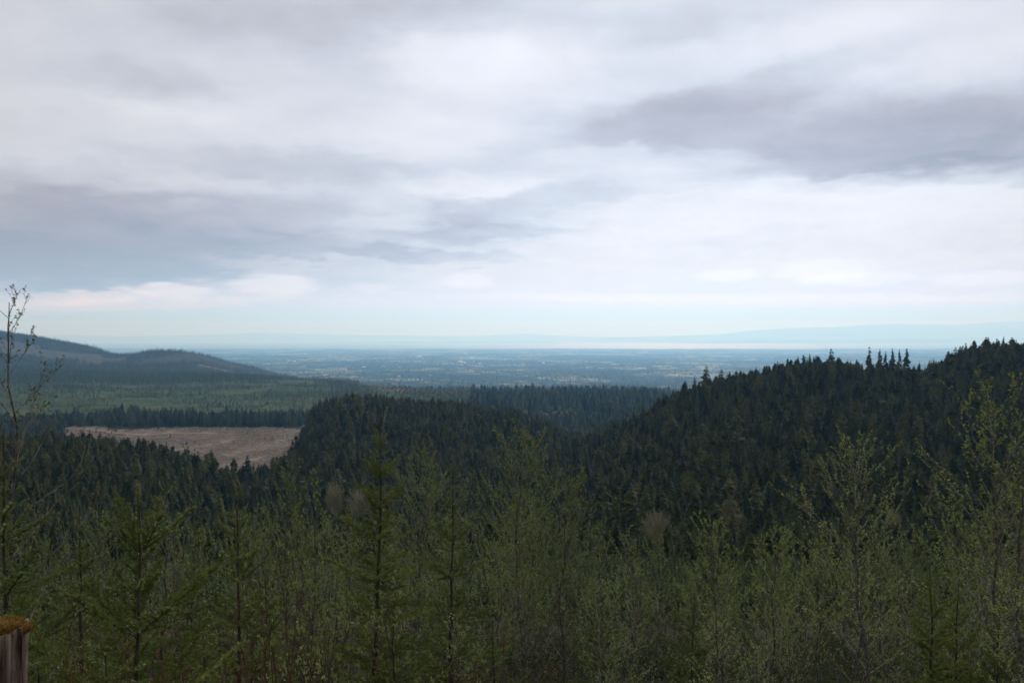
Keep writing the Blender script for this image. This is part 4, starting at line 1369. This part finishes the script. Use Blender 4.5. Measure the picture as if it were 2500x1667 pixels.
# ------------------------------------------------------------------ shrubs
def shrub_meshes(seed, H, stems, spread, stem_mat, leaf_mat_, leaf, per, tuft=False, sr=.005):
    rg = np.random.default_rng(seed)
    st, lf = MB(), MB()
    for s_ in range(stems):
        th = rg.uniform(0, 6.28)
        b0 = np.array([math.cos(th), math.sin(th), 0]) * rg.uniform(0, .25) * spread
        e = b0 + np.array([math.cos(th), math.sin(th), 0]) * spread * rg.uniform(.2, 1) + np.array([0, 0, H * rg.uniform(.6, 1)])
        md_ = (b0 + e) / 2 + rg.normal(0, .04, 3) + np.array([0, 0, H * .1])
        Q = np.array([b0 - [0, 0, .2], b0 * .6 + md_ * .4, md_, md_ * .4 + e * .6, e])
        st.tube(Q, np.linspace(sr, sr * .3, 5), 4)
        tips = [e]
        for k_ in range(6):
            u = rg.uniform(.35, .95)
            f = u * 4
            j_ = min(int(f), 3)
            q0 = Q[j_] * (1 - (f - j_)) + Q[j_ + 1] * (f - j_)
            q1 = q0 + unit(rg.normal(0, .5, 3) + np.array([0, 0, 1.0])) * H * rg.uniform(.08, .22)
            st.tube([q0, (q0 + q1) / 2 + rg.normal(0, .01, 3), q1], [sr * .5, sr * .4, sr * .2], 3)
            tips.append(q1)
        if leaf:
            for tp in tips:
                for _ in range(per):
                    dl = unit(rg.normal(0, .45 if tuft else .8, 3) + np.array([0, 0, 1.0 if tuft else .1]))
                    pp = tp - np.array([0, 0, rg.uniform(0, .05 if tuft else .2)]) + rg.normal(0, .01, 3)
                    L = leaf * rg.uniform(.7, 1.2)
                    add_leaf(lf, pp, dl, unit(rg.normal(0, 1, 3)), L, L * (.35 if tuft else .6))
    return st.build('stems', M[stem_mat]), (lf.build('leaves', M[leaf_mat_]) if leaf else None)


def shrub_thing(name, ms, X_, Ytop, d_, H, label, group):
    p = on_ground(X_, d_)
    ztop = -(Ytop - HY) / F * d_
    s = max(.5, (ztop - p[2]) / H)
    o = empty(name, p, AL.uniform(0, 6.28))
    tag(o, label, 'shrub', group)
    for nm, me_ in zip(('stems', 'leaves'), ms):
        if me_ is not None:
            c_ = link(nm, me_, o)
            c_.scale = (min(1.3, s), min(1.3, s), s)


WS = [shrub_meshes(800 + i, 3.0, 12, .8, 'brown_stem', 'willow_leaf', .05, 6, True, .007) for i in range(3)]
for k_, (X_, Y_, d_, lab) in enumerate([(690, 1240, 9.0, 'willow shrub with bright leaf tufts left of the tall fir'), (770, 1330, 8.6, 'willow shrub with pale leaf tufts hiding the foot of the tall fir'), (960, 1370, 8.8, 'tufted willow shrub between the tall fir and the thin fir'), (640, 1350, 8.2, 'low tufted willow shrub nearest the slim upswept fir')]):
    shrub_thing('willow_shrub', WS[k_ % 3], X_, Y_, d_, 3.0, lab, 'tufted willow shrubs')
shrub_thing('leafy_sapling', shrub_meshes(811, .9, 3, .10, 'brown_stem', 'willow_leaf', .020, 16), 690, 1492, 6.2, .9, 'small bright yellow-green sapling near the bottom below the willow shrub', None)
YS = shrub_meshes(820, 1.0, 16, .30, 'brown_stem', 'yellow_leaf', .016, 12, False, .004)
shrub_thing('yellow_shrub', YS, 112, 1475, 5.6, 1.0, 'yellow and orange leaved shrub beside the mossy stump', None)
RS = [shrub_meshes(830 + i, 1.6, 16, .45, 'red_stem', 'yellow_leaf', 0, 0, False, .0045) for i in range(3)]
for k_, (X_, Y_, d_, lab) in enumerate([(285, 1330, 7.2, 'red-stemmed leafless shrub just left of the nearest sapling trunk'), (395, 1395, 7.0, 'red-stemmed leafless shrub just right of the nearest sapling trunk'), (300, 1530, 5.2, 'low red twigs at the foot of the nearest sapling'), (540, 1490, 6.8, 'low red twigs below the slim upswept fir'), (1120, 1490, 8.5, 'reddish twigs at the foot of the thin cross-topped fir'), (1190, 1500, 9.5, 'reddish twigs below the tallest middle alder'), (470, 1520, 6.0, 'reddish twigs between the low spreading fir and the slim fir')]):
    shrub_thing('red_stemmed_shrub', RS[k_ % 3], X_, Y_, d_, 1.6, lab, 'red-stemmed shrubs')

# brushy undergrowth over the near slope
UG = []
for s_ in range(4):
    a_, b_ = shrub_meshes(850 + s_, .9, 9, .5, 'brown_stem', 'fern', .05, 12, False, .004)
    n0 = len(a_.vertices)
    UG.append(joined_proto('undergrowth_kind', b_, a_))
x, y, X, rg = scatter(-350, 2700, 3.6, 60, .75, 60)
pk = rg.uniform(0, 1, x.size) < np.interp(y, [3, 12, 60], [.85, .8, .5])
x, y = x[pk], y[pk]
nu = len(x)
su = rg.uniform(.6, 1.3, nu) * np.interp(y, [3.6, 6, 12, 60], [.5, .7, .9, 1.3])
ug = instanced('undergrowth', np.stack([x, y, ground(x, y) - .03], -1), np.stack([su, su, su], -1), np.stack([rg.normal(0, .1, nu), rg.normal(0, .1, nu), rg.uniform(0, 6.28, nu)], -1), rg.integers(0, 4, nu), UG)
tag(ug, 'brushy green and brown undergrowth covering the near slope', 'undergrowth', kind='stuff')
# saplings and brush on the slope further down, before the conifers begin
x, y, X, rg = scatter(-300, 2650, 38, 250, 2.6, 61)
nu = len(x)
su = rg.uniform(2.2, 4.6, nu)
kinds2 = UG + YPROTO
kid = np.where((rg.uniform(0, 1, nu) < .45) | (y < 110), rg.integers(0, 4, nu), rg.integers(4, 7, nu))
sc3 = np.where(kid < 4, su * .55, su * 1.35)
br_ = instanced('brush', np.stack([x, y, ground(x, y) - .05], -1), np.stack([sc3, sc3, sc3], -1), np.stack([rg.normal(0, .05, nu), rg.normal(0, .05, nu), rg.uniform(0, 6.28, nu)], -1), kid, kinds2)
tag(br_, 'brushy regrowth on the lower slope behind the alder thicket', 'brush', kind='stuff')

# ------------------------------------------------------------------ mossy stump
sp = at(-4, 1440, 5.2)
sg = float(ground(sp[0], sp[1]))
SH = sp[2] - sg
o = empty('tree_stump', (sp[0], sp[1], sg))
tag(o, 'weathered grey split tree stump with a cap of orange moss', 'stump')
rg = np.random.default_rng(900)
na_, nz_ = 96, 40
th = np.linspace(0, 2 * math.pi, na_, endpoint=False)
zz = np.linspace(-.15, SH, nz_)
TH, ZZ = np.meshgrid(th, zz, indexing='ij')
groove = fbm(np.cos(TH) * 6 + 9, np.sin(TH) * 6 + ZZ * .25 + 4, 1.0, 4, 5) - .5
deep = np.clip(fbm(np.cos(TH) * 4 + 30, np.sin(TH) * 4 + ZZ * .12, 1.0, 3, 9) - .60, 0, 1) * -1.0
u_ = (ZZ / SH)
rad = .128 + .030 * u_ ** 2 + .035 * np.clip(.25 - u_, 0, 1) * 4 + groove * .06 + deep * .22 + .012 * np.cos(2 * TH + 1)
ragtop = (fbm(np.cos(TH) * 5, np.sin(TH) * 5, 1.0, 3, 12) - .5) * .09
Zt = ZZ + np.where(u_ > .93, ragtop * (u_ - .93) / .07, 0)
V = np.stack([np.cos(TH) * rad, np.sin(TH) * rad, Zt], -1).reshape(-1, 3)
i_, j_ = np.meshgrid(np.arange(na_), np.arange(nz_ - 1), indexing='ij')
q0 = i_ * nz_ + j_
q1 = ((i_ + 1) % na_) * nz_ + j_
T = np.concatenate([np.stack([q0, q1, q1 + 1], -1).reshape(-1, 3), np.stack([q0, q1 + 1, q0 + 1], -1).reshape(-1, 3)])
V = np.concatenate([V, [[0, 0, SH - .03]]])
i_ = np.arange(na_)
T = np.concatenate([T, np.stack([i_ * nz_ + nz_ - 1, ((i_ + 1) % na_) * nz_ + nz_ - 1, np.full(na_, na_ * nz_)], -1)])
link('wood', mesh_np('stump_wood', V, T, M['stump'], smooth=True), o)
mb = MB()
# long splinters standing proud of the wood
for s_ in range(26):
    a_ = rg.uniform(0, 6.28)
    z0, z1 = sorted(rg.uniform(.05, SH * .97, 2))
    if z1 - z0 < .12:
        continue
    zc = np.linspace(z0, z1, 5)
    rr = .130 + .030 * (zc / SH) ** 2 + rg.uniform(-.002, .01)
    aa_ = a_ + np.cumsum(rg.normal(0, .02, 5))
    mb.tube(np.stack([np.cos(aa_) * rr, np.sin(aa_) * rr, zc], -1), np.array([.003, .010, .013, .010, .003]) * rg.uniform(.6, 1.2), 5)
link('splinters', mb.build('stump_splinters', M['stump']), o)
# moss cushion of many small tufts
mb = MB()
for s_ in range(5200):
    a_ = rg.uniform(0, 6.28)
    r_ = .170 * math.sqrt(rg.uniform(0, 1)) * (1 + .10 * math.sin(3 * a_ + .7) + .06 * math.sin(7 * a_))
    edge = r_ / .170
    zt_ = SH + .018 * (1 - edge ** 2.5) - (.035 * rg.uniform(0, 1) if edge > .88 else 0) + rg.normal(0, .004)
    p = np.array([math.cos(a_) * r_, math.sin(a_) * r_, zt_])
    d_ = unit(np.array([math.cos(a_) * edge * .8, math.sin(a_) * edge * .8, .8]) + rg.normal(0, .45, 3))
    wv3 = unit(np.cross(d_, rg.normal(0, 1, 3))) * .0028
    ln_ = rg.uniform(.010, .024)
    mb.put([p - wv3, p + wv3, p + d_ * ln_], [(0, 1, 2)])
n_ = 28
rim = np.array([[math.cos(t_) * .166 * (1 + .10 * math.sin(3 * t_ + .7) + .06 * math.sin(7 * t_)), math.sin(t_) * .166 * (1 + .10 * math.sin(3 * t_ + .7) + .06 * math.sin(7 * t_)), SH - .012] for t_ in np.arange(n_) * 6.2832 / n_])
inner = rim * [.6, .6, 0] + [0, 0, SH + .022]
low_ = rim * [.9, .9, 1] - [0, 0, .035]
VV = np.concatenate([low_, rim, inner, [[0, 0, SH + .03]]])
TT = []
for i_ in range(n_):
    j_ = (i_ + 1) % n_
    for lv in (0, n_):
        TT += [(lv + i_, lv + j_, lv + n_ + j_), (lv + i_, lv + n_ + j_, lv + n_ + i_)]
    TT.append((2 * n_ + i_, 2 * n_ + j_, 3 * n_))
mb.put(VV, TT)
link('moss_cap', mb.build('moss_cap', M['moss']), o)

# ------------------------------------------------------------------ haze: air filling one closed box
hz, t = new_mat('haze_air')
vol = t.add('ShaderNodeVolumePrincipled', {'Color': (0.29, 0.64, 1.0, 1), 'Absorption Color': (1, 1, 1, 1), 'Density': 1.0 / 24500.0, 'Anisotropy': 0.5})
t.t.links.new(vol.outputs[0], t.add('ShaderNodeOutputMaterial').inputs['Volume'])
try:
    hz.cycles.homogeneous_volume = True
except Exception:
    pass
S_, Z0, Z1 = 137000.0, -760.0, 2350.0
V = np.array([(sx * S_, sy * S_, z_) for z_ in (Z0, Z1) for sx, sy in ((-1, -1), (1, -1), (1, 1), (-1, 1))], float)
Q = [(0, 3, 2, 1), (4, 5, 6, 7), (0, 1, 5, 4), (1, 2, 6, 5), (2, 3, 7, 6), (3, 0, 4, 7)]
tag(link('haze', mesh_np('haze', V, Q, hz)), kind='stuff')
